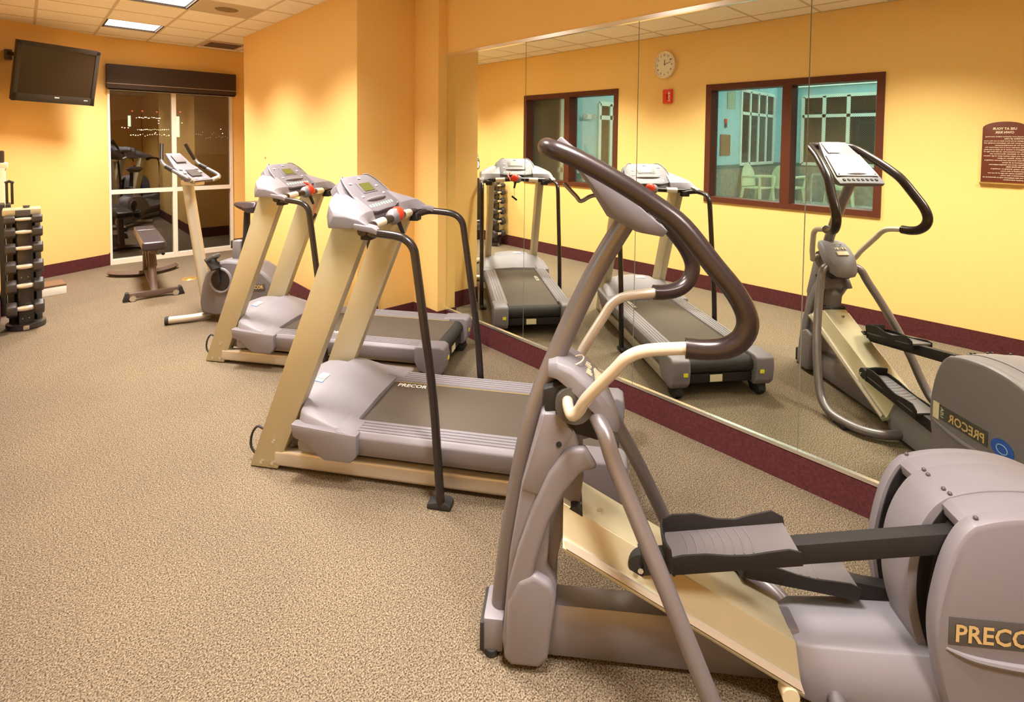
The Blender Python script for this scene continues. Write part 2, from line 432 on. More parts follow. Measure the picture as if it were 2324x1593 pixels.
# ------------------------------------------------------------------ treadmills
def make_treadmill():
    t = thing('treadmill', '', 'treadmill')
    for sx in (-1, 1):
        X = lambda a, b: (min(sx * a, sx * b), max(sx * a, sx * b))
        r = MB(); r.box(*X(.222, .270), .10, 1.50, .018, .092); r.build('base_rail', M['silver'], t, .016, 3)
        MB().prism([(1.621, .004), (1.481, .004), (1.038, 1.126), (1.206, 1.126)], *X(.212, .268)).build('post', M['champ'], t, .008)
        for (yy, zz) in ((1.560, .03), (1.505, .03), (1.50, .13)): MB().cyl((sx * .266, yy, zz), (sx * .273, yy, zz), .008, seg=10).build('bolt', M['chrome'], t)
        dk = MB().prism([(sx * .195, .225), (sx * .20, .240), (sx * .292, .240), (sx * .312, .222), (sx * .312, .168), (sx * .295, .135), (sx * .20, .135)], .06, 1.16, 'y')
        dk.build('side_rail', M['grey'], t, .006)
        tr = MB()
        for q in range(4): tr.box(*X(.212 + .021 * q, .224 + .021 * q), .11, 1.10, .239, .2425)
        tr.build('foot_tread', M['greyl'], t)
        MB().prism([(1.372, .262), (1.10, .244), (1.062, .243), (1.062, .150), (1.09, .118), (1.215, .118), (1.25, .140), (1.30, .185), (1.362, .202)], *X(.285, .335)).build('skirt', M['grey'], t, .012)
        cp = MB().prism([(-.070, .18), (-.062, .236), (-.035, .250), (.11, .244), (.13, .228), (.125, .150), (.10, .095), (.03, .070), (-.03, .066), (-.060, .10)], *X(.205, .318))
        cp.build('rear_cap', M['grey'], t, .02, 3)
        MB().box(*X(.224, .250), -.0712, -.066, .150, .172).build('warning_sticker', M['yellow'], t)
        MB().prism([(.10, .10), (-.03, .10), (-.045, .03), (-.02, .0), (.05, .0), (.08, .04)], *X(.235, .285)).build('rear_foot', M['rubber'], t, .01)
        MB().box(*X(.198, .236), .12, 1.40, .100, .124).build('inner_rail', M['champ'], t, .004)
        MB().box(*X(.200, .216), 1.14, 1.46, .096, .23).build('side_panel', M['greyd'], t)
        # handrails: out of the console, round the bend, down to the floor plate
        y5 = 1.036
        hr = MB().tube([(sx * .255, y5, 1.095), (sx * .30, y5 - .02, 1.108), (sx * .338, .985, 1.114), (sx * .348, .93, 1.112), (sx * .350, .872, 1.106), (sx * .351, .832, 1.092), (sx * .352, .803, 1.060), (sx * .353, .790, 1.00),
                        (sx * .354, .757, .765), (sx * .356, .714, .45), (sx * .357, .690, .16), (sx * .357, .682, .055), (sx * .356, .680, .012)], .0178, 14, 4)
        hr.build('handrail', M['blackt'], t)
        MB().prism([(.735, 0), (.735, .020), (.70, .03), (.655, .03), (.635, .020), (.635, 0)], *X(.315, .372)).build('rail_foot', M['rubber'], t, .006)
        MB().box(*X(.240, .300), 1.012, 1.060, 1.072, 1.114).build('rail_bracket', M['black'], t, .006)
    # deck, belt, rear roller
    MB().box(-.20, .20, .07, 1.45, .10, .196).build('deck', M['black'], t, .006)
    bl = MB().prism([(1.30, .226), (1.30, .214), (.03, .214)] + arc((.02, .180), .045, 90, 255, 10) + [(.03, .13), (.10, .13)][:0] + [(.018, .205)][:0], -.195, .195)
    bl = MB().box(-.195, .195, .02, 1.30, .200, .228)
    bl.build('running_belt', M['belt'], t, .003)
    MB().box(.1955, .204, .07, 1.14, .222, .2295).build('edge_strip', M['yedge'], t)
    MB().cyl((-.205, .012, .182), (.205, .012, .182), .046, seg=24).build('rear_roller', M['rubber'], t)
    MB().box(-.205, .205, -.02, .06, .085, .142).build('rear_bar', M['black'], t, .008)
    MB().box(-.015, .062, -.0225, -.019, .092, .134).build('rating_label', M['cream'], t)
    # hood over the motor
    rings = []
    for (y, hw, zt, zs) in ((1.115, .325, .246, .205), (1.17, .326, .262, .205), (1.24, .324, .288, .20), (1.32, .318, .316, .195), (1.355, .300, .328, .19), (1.375, .215, .332, .185), (1.42, .208, .338, .185), (1.47, .206, .336, .17), (1.52, .203, .305, .15), (1.555, .198, .22, .12), (1.565, .19, .10, .08)):
        prof = [(-1, zs - .06 if y < 1.5 else zs - .03), (-1, zs), (-.985, zs + (zt - zs) * .45), (-.93, zs + (zt - zs) * .76), (-.82, zs + (zt - zs) * .92), (-.5, zt), (0, zt + .006), (.5, zt), (.82, zs + (zt - zs) * .92), (.93, zs + (zt - zs) * .76), (.985, zs + (zt - zs) * .45), (1, zs), (1, zs - .06 if y < 1.5 else zs - .03)]
        rings.append([(hw * a, y, z) for a, z in prof])
    hd = MB().loft(rings)
    for sx in (-1, 1):
        hd.loft([[(sx * .205, 1.16, .20), (sx * .205, 1.16, .262), (sx * .33, 1.16, .25), (sx * .333, 1.16, .20)], [(sx * .218, 1.075, .20), (sx * .218, 1.075, .2445), (sx * .33, 1.075, .242), (sx * .333, 1.075, .20)]])
    hd.build('hood', M['greyl'], t, .006)
    lb = MB().obox((-.040, 1.385, .3385), (1, 0, 0), (0, 1, .12), (0, -.12, 1), .026, .020, .003); lb.build('warning_label', M['cream'], t)
    MB().obox((-.082, 1.383, .3365), (1, 0, .05), (0, 1, .12), (-.05, -.12, 1), .011, .020, .003).build('service_sticker', M['bluel'], t)
    # console
    def ring(y0, z0, hw, n, p):     # one cross piece of the display slab
        return [(-hw, y0, z0), (hw, y0, z0)]
    top = [(-.135, 1.232, 1.318), (.135, 1.232, 1.318)]; mid = [(-.185, 1.165, 1.252), (.185, 1.165, 1.252)]; low = [(-.178, 1.098, 1.184), (.178, 1.098, 1.184)]; lip = [(-.12, 1.078, 1.170), (.12, 1.078, 1.170)]
    def L(pts, dy, dz): return [(x, y + dy, z + dz) for x, y, z in pts]
    cb = MB()
    rings = []
    for (hw, y, z, dp) in ((.100, 1.252, 1.318, .05), (.135, 1.238, 1.318, .085), (.170, 1.198, 1.283, .095), (.185, 1.150, 1.236, .085), (.182, 1.112, 1.198, .06), (.155, 1.085, 1.176, .034), (.09, 1.074, 1.168, .022)):
        rings.append([(-hw, y, z), (-hw * .5, y, z + .002), (0, y, z + .003), (hw * .5, y, z + .002), (hw, y, z), (hw * .99, y + dp * .25, z - dp * .35), (hw * .96, y + dp * .7, z - dp * .7), (-hw * .96, y + dp * .7, z - dp * .7), (-hw * .99, y + dp * .25, z - dp * .35)])
    cb.loft(rings)
    cb.loft([[(-x, y, z) for y, z in q] for x, q in ((.205, [(1.225, 1.12), (1.235, 1.20), (1.205, 1.245), (1.10, 1.17), (1.085, 1.125)]), (.185, [(1.245, 1.12), (1.262, 1.22), (1.232, 1.285), (1.095, 1.165), (1.08, 1.125)]), (.150, [(1.250, 1.12), (1.268, 1.24), (1.240, 1.306), (1.10, 1.165), (1.08, 1.125)]),
             (-.150, [(1.250, 1.12), (1.268, 1.24), (1.240, 1.306), (1.10, 1.165), (1.08, 1.125)]), (-.185, [(1.245, 1.12), (1.262, 1.22), (1.232, 1.285), (1.095, 1.165), (1.08, 1.125)]), (-.205, [(1.225, 1.12), (1.235, 1.20), (1.205, 1.245), (1.10, 1.17), (1.085, 1.125)]))])
    cb.build('console_panel', M['conp'], t, .006)
    for sx in (-1, 1):
        MB().tube([(sx * x, y, z + .002) for x, y, z in ((.100, 1.252, 1.318), (.135, 1.238, 1.318), (.170, 1.198, 1.283), (.185, 1.150, 1.236), (.182, 1.112, 1.198), (.155, 1.085, 1.176))], .0035, 8, 3).build('panel_edge', M['greyl'], t)
    pr = MB()
    n = Vector((0, -.707, .707))
    def onp(x, f): return (x, 1.098 + .134 * f, 1.184 + .134 * f)
    ex = (1, 0, 0); ey = (0, .707, .707)
    MB().obox(Vector(onp(.0, .62)) + n * .003, ex, ey, n, .050, .024, .003).build('display', M['green'], t)
    MB().obox(Vector(onp(.0, .62)) + n * .002, ex, ey, n, .072, .034, .002).build('display_bezel', M['greyd'], t, .002)
    kb = MB()
    for k in range(9): kb.obox(Vector(onp(-.115 + .0287 * k, .045)) + n * .0025, ex, ey, n, .008, .008, .0015)
    kb.build('keypad', M['keyg'], t)
    for (x, f) in ((-.115, .80), (0, .93), (.105, .62), (-.105, .36), (.115, .36)): MB().obox(Vector(onp(x, f)) + n * .0025, ex, ey, n, .011, .004, .0008).build('console_marking', M['key'], t)
    MB().ball(Vector(onp(0, .235)) + n * .001, .105, .012, .012).build('book_ledge', M['greyd'], t)
    for sx in (-1, 1):
        pd = MB()
        rings = []
        for (x, pr_) in ((.16, [(1.20, 1.12), (1.248, 1.20), (1.236, 1.268), (1.15, 1.240), (1.07, 1.18), (1.05, 1.125)]),
                         (.24, [(1.205, 1.12), (1.235, 1.185), (1.224, 1.245), (1.15, 1.222), (1.065, 1.182), (1.045, 1.125)]),
                         (.30, [(1.20, 1.122), (1.214, 1.168), (1.204, 1.219), (1.14, 1.208), (1.05, 1.182), (1.02, 1.128)]),
                         (.340, [(1.185, 1.125), (1.185, 1.158), (1.168, 1.197), (1.11, 1.193), (1.045, 1.176), (.985, 1.130)]),
                         (.352, [(1.175, 1.127), (1.172, 1.148), (1.155, 1.178), (1.10, 1.176), (1.04, 1.163), (.975, 1.130)])):
            rings.append([(sx * x, y, z) for y, z in pr_])
        pd.loft(rings)
        pd.loft([[(sx * .305, 1.06, 1.13), (sx * .305, 1.06, 1.155), (sx * .362, 1.06, 1.150), (sx * .362, 1.06, 1.128)], [(sx * .318, .975, 1.118), (sx * .318, .975, 1.142), (sx * .366, .975, 1.140), (sx * .366, .975, 1.116)], [(sx * .330, .955, 1.108), (sx * .330, .955, 1.128), (sx * .364, .955, 1.128), (sx * .364, .955, 1.108)]])
        pd.build('console_wing', M['grey'], t, .004)
        MB().prism([(1.20, 1.250), (1.205, 1.256), (1.10, 1.2135), (1.095, 1.207)], *sorted((sx * .215, sx * .275))).build('tray', M['greyd'], t) if False else None
        MB().tube([(sx * .115, 1.042, 1.124), (sx * .205, 1.046, 1.120)], .0215, 14).build('grip_sensor', M['clockr'], t)
    MB().tube([(-.345, 1.03, 1.118), (-.28, 1.045, 1.118), (-.15, 1.044, 1.122), (0, 1.038, 1.128), (.15, 1.044, 1.122), (.28, 1.045, 1.118), (.345, 1.03, 1.118)], .0195, 14, 4).build('crossbar', M['blackt'], t)
    MB().ball((0, 1.040, 1.130), .052, .036, .040).build('stop_key_housing', M['grey'], t)
    MB().ball((.018, 1.030, 1.140), .040, .034, .038).build('stop_key', M['red'], t)
    MB().cyl((.015, 1.02, 1.10), (.030, 1.005, 1.045), .011, .009, 10).build('stop_lever', M['black'], t)
    MB().tube([(-.225, 1.57, .150), (-.225, 1.610, .165), (-.225, 1.640, .125), (-.225, 1.645, .065), (-.225, 1.612, .028)], .0055, 8, 4).build('power_cord', M['rubber'], t)
    return t
tm = make_treadmill()
tm.location = Vector((1.891, 1.336, 0)) * S; tm.rotation_euler = (0, 0, R(36))
tag(tm, 'nearer treadmill with champagne posts, behind the elliptical trainer', 'treadmill', 'treadmills facing the window')
tm2 = copy_tree(tm)
tm2.location = Vector((2.026, 2.733, 0)) * S
tag(tm2, 'farther treadmill with a red lanyard, standing before the yellow block', 'treadmill')
# belt wording sits elsewhere on each belt
MB().text('PRECOR', (.150, 1.085, .2285), (0, -1, 0), (1, 0, 0), width=.155, height=.032, depth=.0006).build('belt_logo', M['labelw'], tm, smooth=False)
MB().text('PRECOR', (-.175, .86, .2285), (0, -1, 0), (1, 0, 0), width=.155, height=.032, depth=.0006).build('belt_logo', M['labelw'], tm2, smooth=False)
ln = MB().tube([(.06, 1.10, 1.19), (.085, 1.06, 1.17), (.075, 1.03, 1.14), (.060, 1.018, 1.115)], .007, 8, 4).build('lanyard_strap', M['red'], tm2)
MB().tube([(.03, 1.02, 1.10), (.03, 1.0, 1.03), (.028, 1.0, .965)], .0022, 6).build('lanyard_cord', M['red'], tm2)
MB().obox((.028, 1.0, .95), (1, 0, .8), (0, 1, 0), (-.8, 0, 1), .032, .007, .009).build('lanyard_clip', M['black'], tm2, .003)

# ------------------------------------------------------------------ elliptical trainer
el = thing('elliptical_trainer', 'large grey elliptical trainer in front of the mirror, nearest the camera', 'elliptical trainer', (1.133, .968, 0), R(40.5))
MB().tube([(0, .186, .045), (0, .183, .077), (0, .152, .353), (0, .096, .666), (0, .016, .895), (0, -.083, 1.12), (0, -.168, 1.272)], .029, 18, 5).build('mast', M['steel'], el)
MB().box(-.06, .06, .165, .225, .012, .112).build('front_foot', M['grey'], el, .01)
MB().box(-.062, .062, .222, .234, .014, .10).build('foot_cap', M['rubber'], el, .004)
for x in (-.045, .045): MB().cyl((x, .20, 0), (x, .20, .02), .022).build('leveling_foot', M['rubber'], el)
bm_ = MB().loft([[(-.060, y, .022), (-.060, y, .105), (-.036, y, .152), (.036, y, .152), (.060, y, .105), (.060, y, .022)] for y in (.06, -.66)])
bm_.build('base_beam', M['steel'], el, .006)
cw = MB().loft([[(-.085, -.615, .02), (-.085, -.615, .085), (-.055, -.622, .135), (.055, -.622, .135), (.085, -.615, .085), (.085, -.615, .02)],
                [(-.108, -.67, .018), (-.104, -.67, .10), (-.078, -.675, .150), (.078, -.675, .150), (.104, -.67, .10), (.108, -.67, .018)],
                [(-.125, -.99, .018), (-.120, -.99, .110), (-.092, -.99, .165), (.092, -.99, .165), (.120, -.99, .110), (.125, -.99, .018)]])
cw.build('rear_cowl', M['greyl'], el, .008)
# front shroud
body = [(.062, .735), (.118, .512), (.149, .312), (.166, .080), (.158, .030), (.140, .015), (.060, .015), (.036, .040), (.024, .12), (.012, .24), (.022, .262), (.040, .30), (.034, .42), (.008, .52), (-.03, .575), (-.06, .61), (-.03, .69), (.02, .742)]
MB().prism(body, -.072, .072).build('front_shroud', M['grey'], el, .014, 3)
for sx in (-1, 1):
    outer = [(-.092, .600), (-.062, .640), (-.02, .600), (.02, .540), (.06, .455), (.098, .340), (.122, .22), (.14, .08)]
    inner = [(.162, .08), (.150, .24), (.128, .37), (.10, .49), (.062, .60), (.02, .668), (-.03, .70)]
    rim = [(-.096, .600), (-.050, .585), (-.005, .525), (.035, .440), (.068, .330), (.095, .205), (.110, .06), (.158, .03), (.166, .085), (.150, .24), (.122, .355), (.085, .47), (.040, .575), (-.010, .645), (-.060, .655)]
    MB().prism(rim, *sorted((sx * .060, sx * .092))).build('shroud_fender', M['grey'], el, .012, 3)
    MB().prism([(.160, .035), (.140, .016), (.060, .016), (.034, .045), (.026, .12), (.014, .225), (.030, .262), (.075, .285), (.120, .262), (.150, .20)], *sorted((sx * .04, sx * .098))).build('shroud_box', M['grey'], el, .014, 3)
    MB().prism([(.055, .738), (.118, .515), (.06, .50), (-.005, .645), (-.028, .69), (.01, .742)], *sorted((sx * .055, sx * .078))).build('shroud_side', M['grey'], el, .01)
    MB().cyl((sx * .074, .012, .655), (sx * .081, .012, .655), .008, seg=10).build('screw', M['black'], el)
MB().prism([(-.02, .60), (.05, .46), (.085, .30), (.06, .25), (.02, .26), (.0, .36), (-.05, .47), (-.06, .55)], -.05, .05).build('lift_housing', M['greyd'], el, .01)
MB().cyl((-.075, -.035, .455), (.075, -.035, .455), .022).build('lift_pivot', M['black'], el)
# hub cover (helmet) and pivot barrel
rings = []
for (y, hw, zt, zs, zb) in ((.046, .052, .872, .855, .832), (.020, .074, .884, .868, .836), (-.02, .088, .876, .856, .812), (-.06, .096, .850, .826, .778), (-.10, .098, .812, .782, .742), (-.128, .088, .772, .742, .708), (-.150, .060, .730, .712, .688), (-.160, .025, .706, .698, .684)):
    rings.append([(-hw, y, zb), (-hw * .98, y, zs), (-hw * .86, y, zt - .004), (-hw * .35, y, zt), (hw * .35, y, zt), (hw * .86, y, zt - .004), (hw * .98, y, zs), (hw, y, zb)])
MB().loft(rings).build('hub_cover', M['greyl'], el, .003)
MB().cyl((-.088, -.028, .770), (.088, -.028, .770), .052, seg=26).build('pivot_barrel', M['dgrey'], el)
MB().prism([(.06, .80), (.05, .70), (-.02, .68), (-.10, .66), (-.12, .69), (-.08, .76), (0, .82)], -.062, .062).build('hub_frame', M['black'], el, .01)
lg = MB().torus((-.012, -.035, .868), (1, 0, 0), (0, .8, -.35), .028, .022, .0022, 24, 6)
lg.text('TM', (-.035, -.088, .836), (1, 0, 0), (0, .72, .55), width=.06, height=.016, depth=.004) if False else None
lg.build('hub_emblem', M['letter'], el)
MB().obox((-.012, -.098, .822), (1, 0, 0), (0, .72, .62), (0, -.62, .72), .035, .014, .003).build('hub_label', M['cream'], el)
kt = MB()
for q in range(5): kt.obox((-.045 + .016 * q, -.070, .846), (1, 0, 0), (0, .80, .5), (0, -.5, .8), .0025 + .002 * (q % 2), .009 - .003 * (q % 3), .003)
kt.build('hub_lettering', M['letter'], el)
# handlebars: silver lower halves, one long black grip
for sx in (-1, 1):
    MB().tube([(sx * .08, -.010, .785), (sx * .108, -.012, .780), (sx * .130, -.022, .768), (sx * .142, -.040, .788), (sx * .160, -.060, .832), (sx * .200, -.126, .928), (sx * .214, -.156, .968), (sx * .222, -.202, .991), (sx * .230, -.300, 1.005)], .0155, 14, 5).build('lower_handlebar', M['silver'], el)
half = [(-.230, -.290, 1.005), (-.238, -.335, 1.006), (-.250, -.380, 1.018), (-.261, -.411, 1.048), (-.265, -.420, 1.092), (-.260, -.396, 1.148), (-.246, -.345, 1.213), (-.222, -.279, 1.297), (-.205, -.220, 1.343), (-.185, -.149, 1.388), (-.165, -.077, 1.428), (-.151, -.012, 1.460), (-.138, .030, 1.476), (-.108, .052, 1.483), (-.06, .058, 1.485)]
MB().tube(half + [(-x, y, z) for x, y, z in reversed(half)], .0248, 16, 4).build('handlebar_grip', M['grip'], el)
# console
rings = []
for (y, z, hw, th) in ((.020, 1.512, .088, .020), (-.036, 1.462, .104, .026), (-.09, 1.418, .122, .040), (-.16, 1.358, .134, .064), (-.225, 1.300, .142, .046), (-.262, 1.270, .138, .020)):
    u = Vector((0, -.63, .776)); n = Vector((0, .776, .0)) * 0 + Vector((0, .62, -.78))
    p = Vector((0, y, z))
    rings.append([p + Vector((-hw, 0, 0)), p + Vector((-hw * .5, 0, 0)) - n * .003, p + Vector((hw * .5, 0, 0)) - n * .003, p + Vector((hw, 0, 0)), p + Vector((hw * .97, 0, 0)) + n * th, p + Vector((hw * .45, 0, 0)) + n * th * 1.25, p + Vector((-hw * .45, 0, 0)) + n * th * 1.25, p + Vector((-hw * .97, 0, 0)) + n * th])
MB().loft(rings).build('console', M['conp'], el, .005)
n = Vector((0, -.62, .78)); ey = Vector((0, .78, .62))
def onq(x, f): return Vector((x, -.262 + .282 * f, 1.270 + .242 * f))
rr = [onq(-.128, .16) + n * .004, onq(.128, .16) + n * .004, onq(.108, .66) + n * .004, onq(-.108, .66) + n * .004]
MB().loft([rr, [p + n * .004 for p in rr]]).build('display_face', M['labelw'], el, .002)
MB().ball(onq(0, .20) + n * .004, .07, .010, .012).build('book_ledge', M['greyd'], el)
kb = MB()
for k in range(8): kb.obox(onq(-.098 + .028 * k, .08) + n * .003, (1, 0, 0), ey, n, .007, .007, .003)
for sx in (-1, 1): kb.ball(onq(sx * .112, .19) + n * .006, .006)
kb.build('keypad', M['black'], el)
MB().obox(onq(.045, .84) + n * .003, (1, 0, 0), ey, n, .036, .050, .002).build('upper_display', M['greyd'], el)
MB().tube([(.06, -.115, 1.318), (.06, -.092, 1.338), (.06, -.07, 1.336), (.06, -.042, 1.321), (.06, -.028, 1.335), (.06, .010, 1.374)], .0062, 10, 4).build('holder_rod', M['steel'], el)
MB().obox((.06, -.118, 1.316), (1, 0, 0), (0, .7, -.7), (0, .7, .7), .012, .016, .010).build('rod_clip', M['black'], el)
# ramp
rings = []
for (y, z) in ((-.002, .405), (-.635, .070)):
    rings.append([(x, y, z + dz) for x, dz in ((-.132, -.012), (-.135, 0), (-.112, .006), (-.104, .016), (-.072, .080), (.072, .080), (.104, .016), (.112, .006), (.135, 0), (.132, -.012), (.06, .0), (-.06, .0))])
MB().loft(rings).build('ramp', M['champ'], el, .003)
for sx in (-1, 1):
    r2 = [[(sx * a, y, z + dz) for a, dz in ((.112, .004), (.120, .016), (.128, .016), (.136, .004))] for (y, z) in ((-.012, .400), (-.628, .074))]
    MB().loft(r2).build('ramp_track', M['silver'], el)
for (x, yy) in ((-.045, -.045), (.02, -.05), (-.02, -.11)):
    zz = .405 - .529 * (.0 - yy) + .084; MB().cyl((x, yy, zz - .004), (x, yy, zz + .004), .009, seg=10).build('ramp_bolt', M['chrome'], el)
MB().cyl((-.140, -.598, .062), (-.110, -.598, .062), .022).build('adjust_roller', M['cream'], el)
# side tubes from the hub down to the floor and back in to the base
for sx in (-1, 1):
    MB().tube([(sx * .045, -.085, .735), (sx * .090, -.094, .738), (sx * .125, -.112, .715), (sx * .150, -.135, .655), (sx * .195, -.19, .545), (sx * .245, -.258, .405), (sx * .283, -.322, .265), (sx * .305, -.375, .150), (sx * .318, -.425, .075), (sx * .320, -.49, .040), (sx * .306, -.57, .031), (sx * .262, -.665, .031), (sx * .18, -.715, .034), (sx * .06, -.725, .045)], .0225, 14, 4).build('side_tube', M['steel'], el)
    MB().box(min(sx * .27, sx * .325), max(sx * .27, sx * .325), -.61, -.53, 0, .020).build('side_foot', M['rubber'], el, .005)
# pedals on long link arms
for sx, p0, p1, dd in ((-1, (-.212, .345), (-1.02, .486), .0), (1, (-.446, .226), (-1.02, .160), .0)):
    y0, z0 = p0; y1, z1 = p1; xx = sx * .092
    dv = Vector((0, y1 - y0, z1 - z0)).normalized(); up = Vector((1, 0, 0)).cross(dv); up = up if up.z > 0 else -up
    ln_ = math.hypot(y1 - y0, z1 - z0); mid = Vector((xx, (y0 + y1) / 2, (z0 + z1) / 2))
    MB().obox(mid + up * .006, (1, 0, 0), dv, up, .019, ln_ / 2 - .01, .027).build('link_arm', M['black'], el, .004)
    MB().cyl((xx - .020 + (sx * -.012), y0, z0), (xx + .020 + (sx * -.012), y0, z0), .030, seg=22).build('roller', M['rubber'], el)
    MB().cyl((xx + sx * .018, y0, z0), (xx + sx * .026, y0, z0), .008, seg=10).build('axle_bolt', M['chrome'], el)
    base = Vector((xx, y0, z0)) + dv * .082 + up * .036
    Lp = .325
    ft = MB(); ft.obox(base + dv * Lp / 2, (1, 0, 0), dv, up, .056, Lp / 2, .006)
    ft.build('foot_plate', M['pedal'], el, .004)
    gr = MB()
    for k in range(8):
        pts = [base + dv * (.045 + .024 * k + .008 * (1 - (a / .045) ** 2)) + Vector((a, 0, 0)) + up * .0065 for a in (-.045, -.02, 0, .02, .045)]
        gr.tube(pts, .0022, 6)
    gr.build('foot_tread', M['greyd'], el)
    prof = [(-.002, .040), (.03, .052), (.09, .050), (.15, .030), (.20, .024), (.25, .034), (.30, .040), (.328, .020)]
    rim = MB()
    for side in (-1, 1):
        k_ = 1.0 if side == 1 else .45
        A = [base + dv * q + up * (hh * k_) + Vector((side * .058, 0, 0)) for q, hh in prof]
        B_ = [base + dv * q - up * .030 + Vector((side * .054, 0, 0)) for q, hh in prof]
        A2 = [p - Vector((side * .006, 0, 0)) for p in A]; B2 = [p - Vector((side * .006, 0, 0)) for p in B_]
        rim.loft([[A[i], A2[i], B2[i], B_[i]] for i in range(len(prof))])
    fr_ = [base + Vector((a, 0, 0)) - dv * (.012 - 3.2 * a * a) for a in (-.058, -.03, 0, .03, .058)]
    rim.loft([[p + up * .044, p + up * .044 + dv * .007, p - up * .03 + dv * .007, p - up * .03] for p in fr_])
    rim.build('pedal_rim', M['black'], el, .002)
# rear housing: centre cover between two side covers, link arms pass through the gaps
def curve2(pts, n=5):               # smooth closed-outline resampling of a profile (open polyline)
    out = []
    for i in range(len(pts) - 1):
        p0, p1, p2, p3 = pts[max(i - 1, 0)], pts[i], pts[i + 1], pts[min(i + 2, len(pts) - 1)]
        for k in range(n):
            t_ = k / n
            out.append(tuple(.5 * (2 * p1[j] + (p2[j] - p0[j]) * t_ + (2 * p0[j] - 5 * p1[j] + 4 * p2[j] - p3[j]) * t_ ** 2 + (3 * p1[j] - p0[j] - 3 * p2[j] + p3[j]) * t_ ** 3) for j in (0, 1)))
    return out + [pts[-1]]
sp_front = [(-.995, .012), (-.962, .11), (-.938, .21), (-.929, .295), (-.936, .375), (-.956, .47), (-.984, .535), (-1.012, .566)]
sp_top = [(-1.012, .566), (-1.06, .582), (-1.12, .593), (-1.20, .597), (-1.29, .585), (-1.38, .548), (-1.45, .49), (-1.50, .40), (-1.52, .25), (-1.50, .012)]
side_prof = curve2(sp_front)[:-1] + curve2(sp_top)
cen_prof = curve2([(-.985, .105), (-.948, .17), (-.924, .26), (-.918, .34), (-.925, .42), (-.946, .49), (-.978, .545), (-1.010, .572)])[:-1] + curve2([(-1.010, .572), (-1.06, .589), (-1.12, .600), (-1.20, .604), (-1.29, .592), (-1.38, .555), (-1.45, .497), (-1.495, .40), (-1.515, .25), (-1.50, .012)]) + [(-1.02, .012)]
MB().prism(cen_prof, -.058, .058).build('centre_cover', M['grey'], el, .005)
for sx in (-1, 1):
    rings = []
    for x, k in ((.116, 1.0), (.136, 1.0), (.147, .992), (.152, .972)):
        rings.append([(sx * x, -1.21 + (y + 1.21) * k, .012 + (z - .012) * k) for y, z in side_prof])
    sh = MB().loft(rings)
    tp = [(y, z) for y, z in side_prof if z > .545 and y > -1.45]
    tp2 = [(y * .985 - .02, z - .026) for y, z in reversed(tp)]
    sh.loft([[(sx * .057, y, z + .003) for y, z in tp + tp2], [(sx * .118, y, z) for y, z in tp + tp2]])
    sh.build('side_cover', M['grey'], el, .005)
    MB().prism([(-1.02, .03), (-.985, .16), (-.965, .30), (-.985, .46), (-1.02, .535), (-1.12, .58), (-1.35, .56), (-1.46, .3), (-1.45, .03)], *sorted((sx * .0575, sx * .117))).build('slot_liner', M['black'], el)
    inner = [(y - .010, z) for y, z in curve2(sp_front)[4:]] + [(-1.10, .56), (-1.35, .52), (-1.45, .3), (-1.45, .05)]
    MB().prism(inner, *sorted((sx * .1115, sx * .1158))).build('inner_lining', M['black'], el)
    MB().prism([(y - .024, z) for y, z in curve2([(-.985, .105), (-.948, .17), (-.924, .26), (-.918, .34), (-.925, .42), (-.946, .49), (-.978, .545)])] + [(-1.3, .55), (-1.4, .3), (-1.4, .1)], *sorted((sx * .0575, sx * .0605))).build('inner_lining', M['black'], el)
    for (x, y, z) in ((.030, -1.018, .578), (.050, -1.020, .579), (.132, -1.024, .574)): MB().ball((sx * x, y, z), .0055).build('cover_screw', M['dgrey'], el)
xs = -.1525
MB().box(xs - .002, xs + .01, -1.25, -.958, .262, .334).build('name_plate', M['dgrey'], el, .003)
MB().text('PRECOR', (xs - .0022, -.970, .274), (0, -1, 0), (0, 0, 1), width=.208, height=.046, depth=.002).build('logo', M['gold'], el, smooth=False)
MB().tube([(xs + .002, -.955, .250), (xs - .001, -1.02, .230), (xs - .001, -1.14, .218), (xs + .002, -1.30, .216)], [.004, .008, .010, .004], 8, 4).build('groove', M['greyl'], el)
xs = .1525
MB().box(xs - .01, xs + .002, -1.210, -.985, .268, .334).build('name_plate', M['dgrey'], el, .003)
MB().box(xs - .008, xs + .003, -.985, -.955, .262, .336).build('flag_badge', M['cream'], el)
MB().text('PRECOR', (xs + .0022, -1.200, .280), (0, 1, 0), (0, 0, 1), width=.165, height=.040, depth=.0015).build('logo', M['gold'], el, smooth=False)
MB().text('USA', (xs + .0022, -.995, .280), (0, 0, 1), (0, -1, 0), width=.045, height=.016, depth=.0015).build('country_mark', M['key'], el, smooth=False)
dsk = [(xs + .002, -1.270 + .046 * math.cos(k * math.pi / 12), 298e-3 + .038 * math.sin(k * math.pi / 12)) for k in range(24)]
MB().loft([[(p[0] - .008, p[1], p[2]) for p in dsk], dsk]).build('round_badge', M['blue'], el)
MB().torus((xs + .003, -1.270, .298), (0, 1, 0), (0, 0, 1), .022, .018, .002, 24, 6).build('badge_ring', M['bluel'], el)
MB().tube([(xs - .001, -.95, .25), (xs + .001, -1.05, .230), (xs + .001, -1.17, .224), (xs - .001, -1.34, .236)], [.004, .008, .010, .004], 8, 4).build('groove', M['greyl'], el)

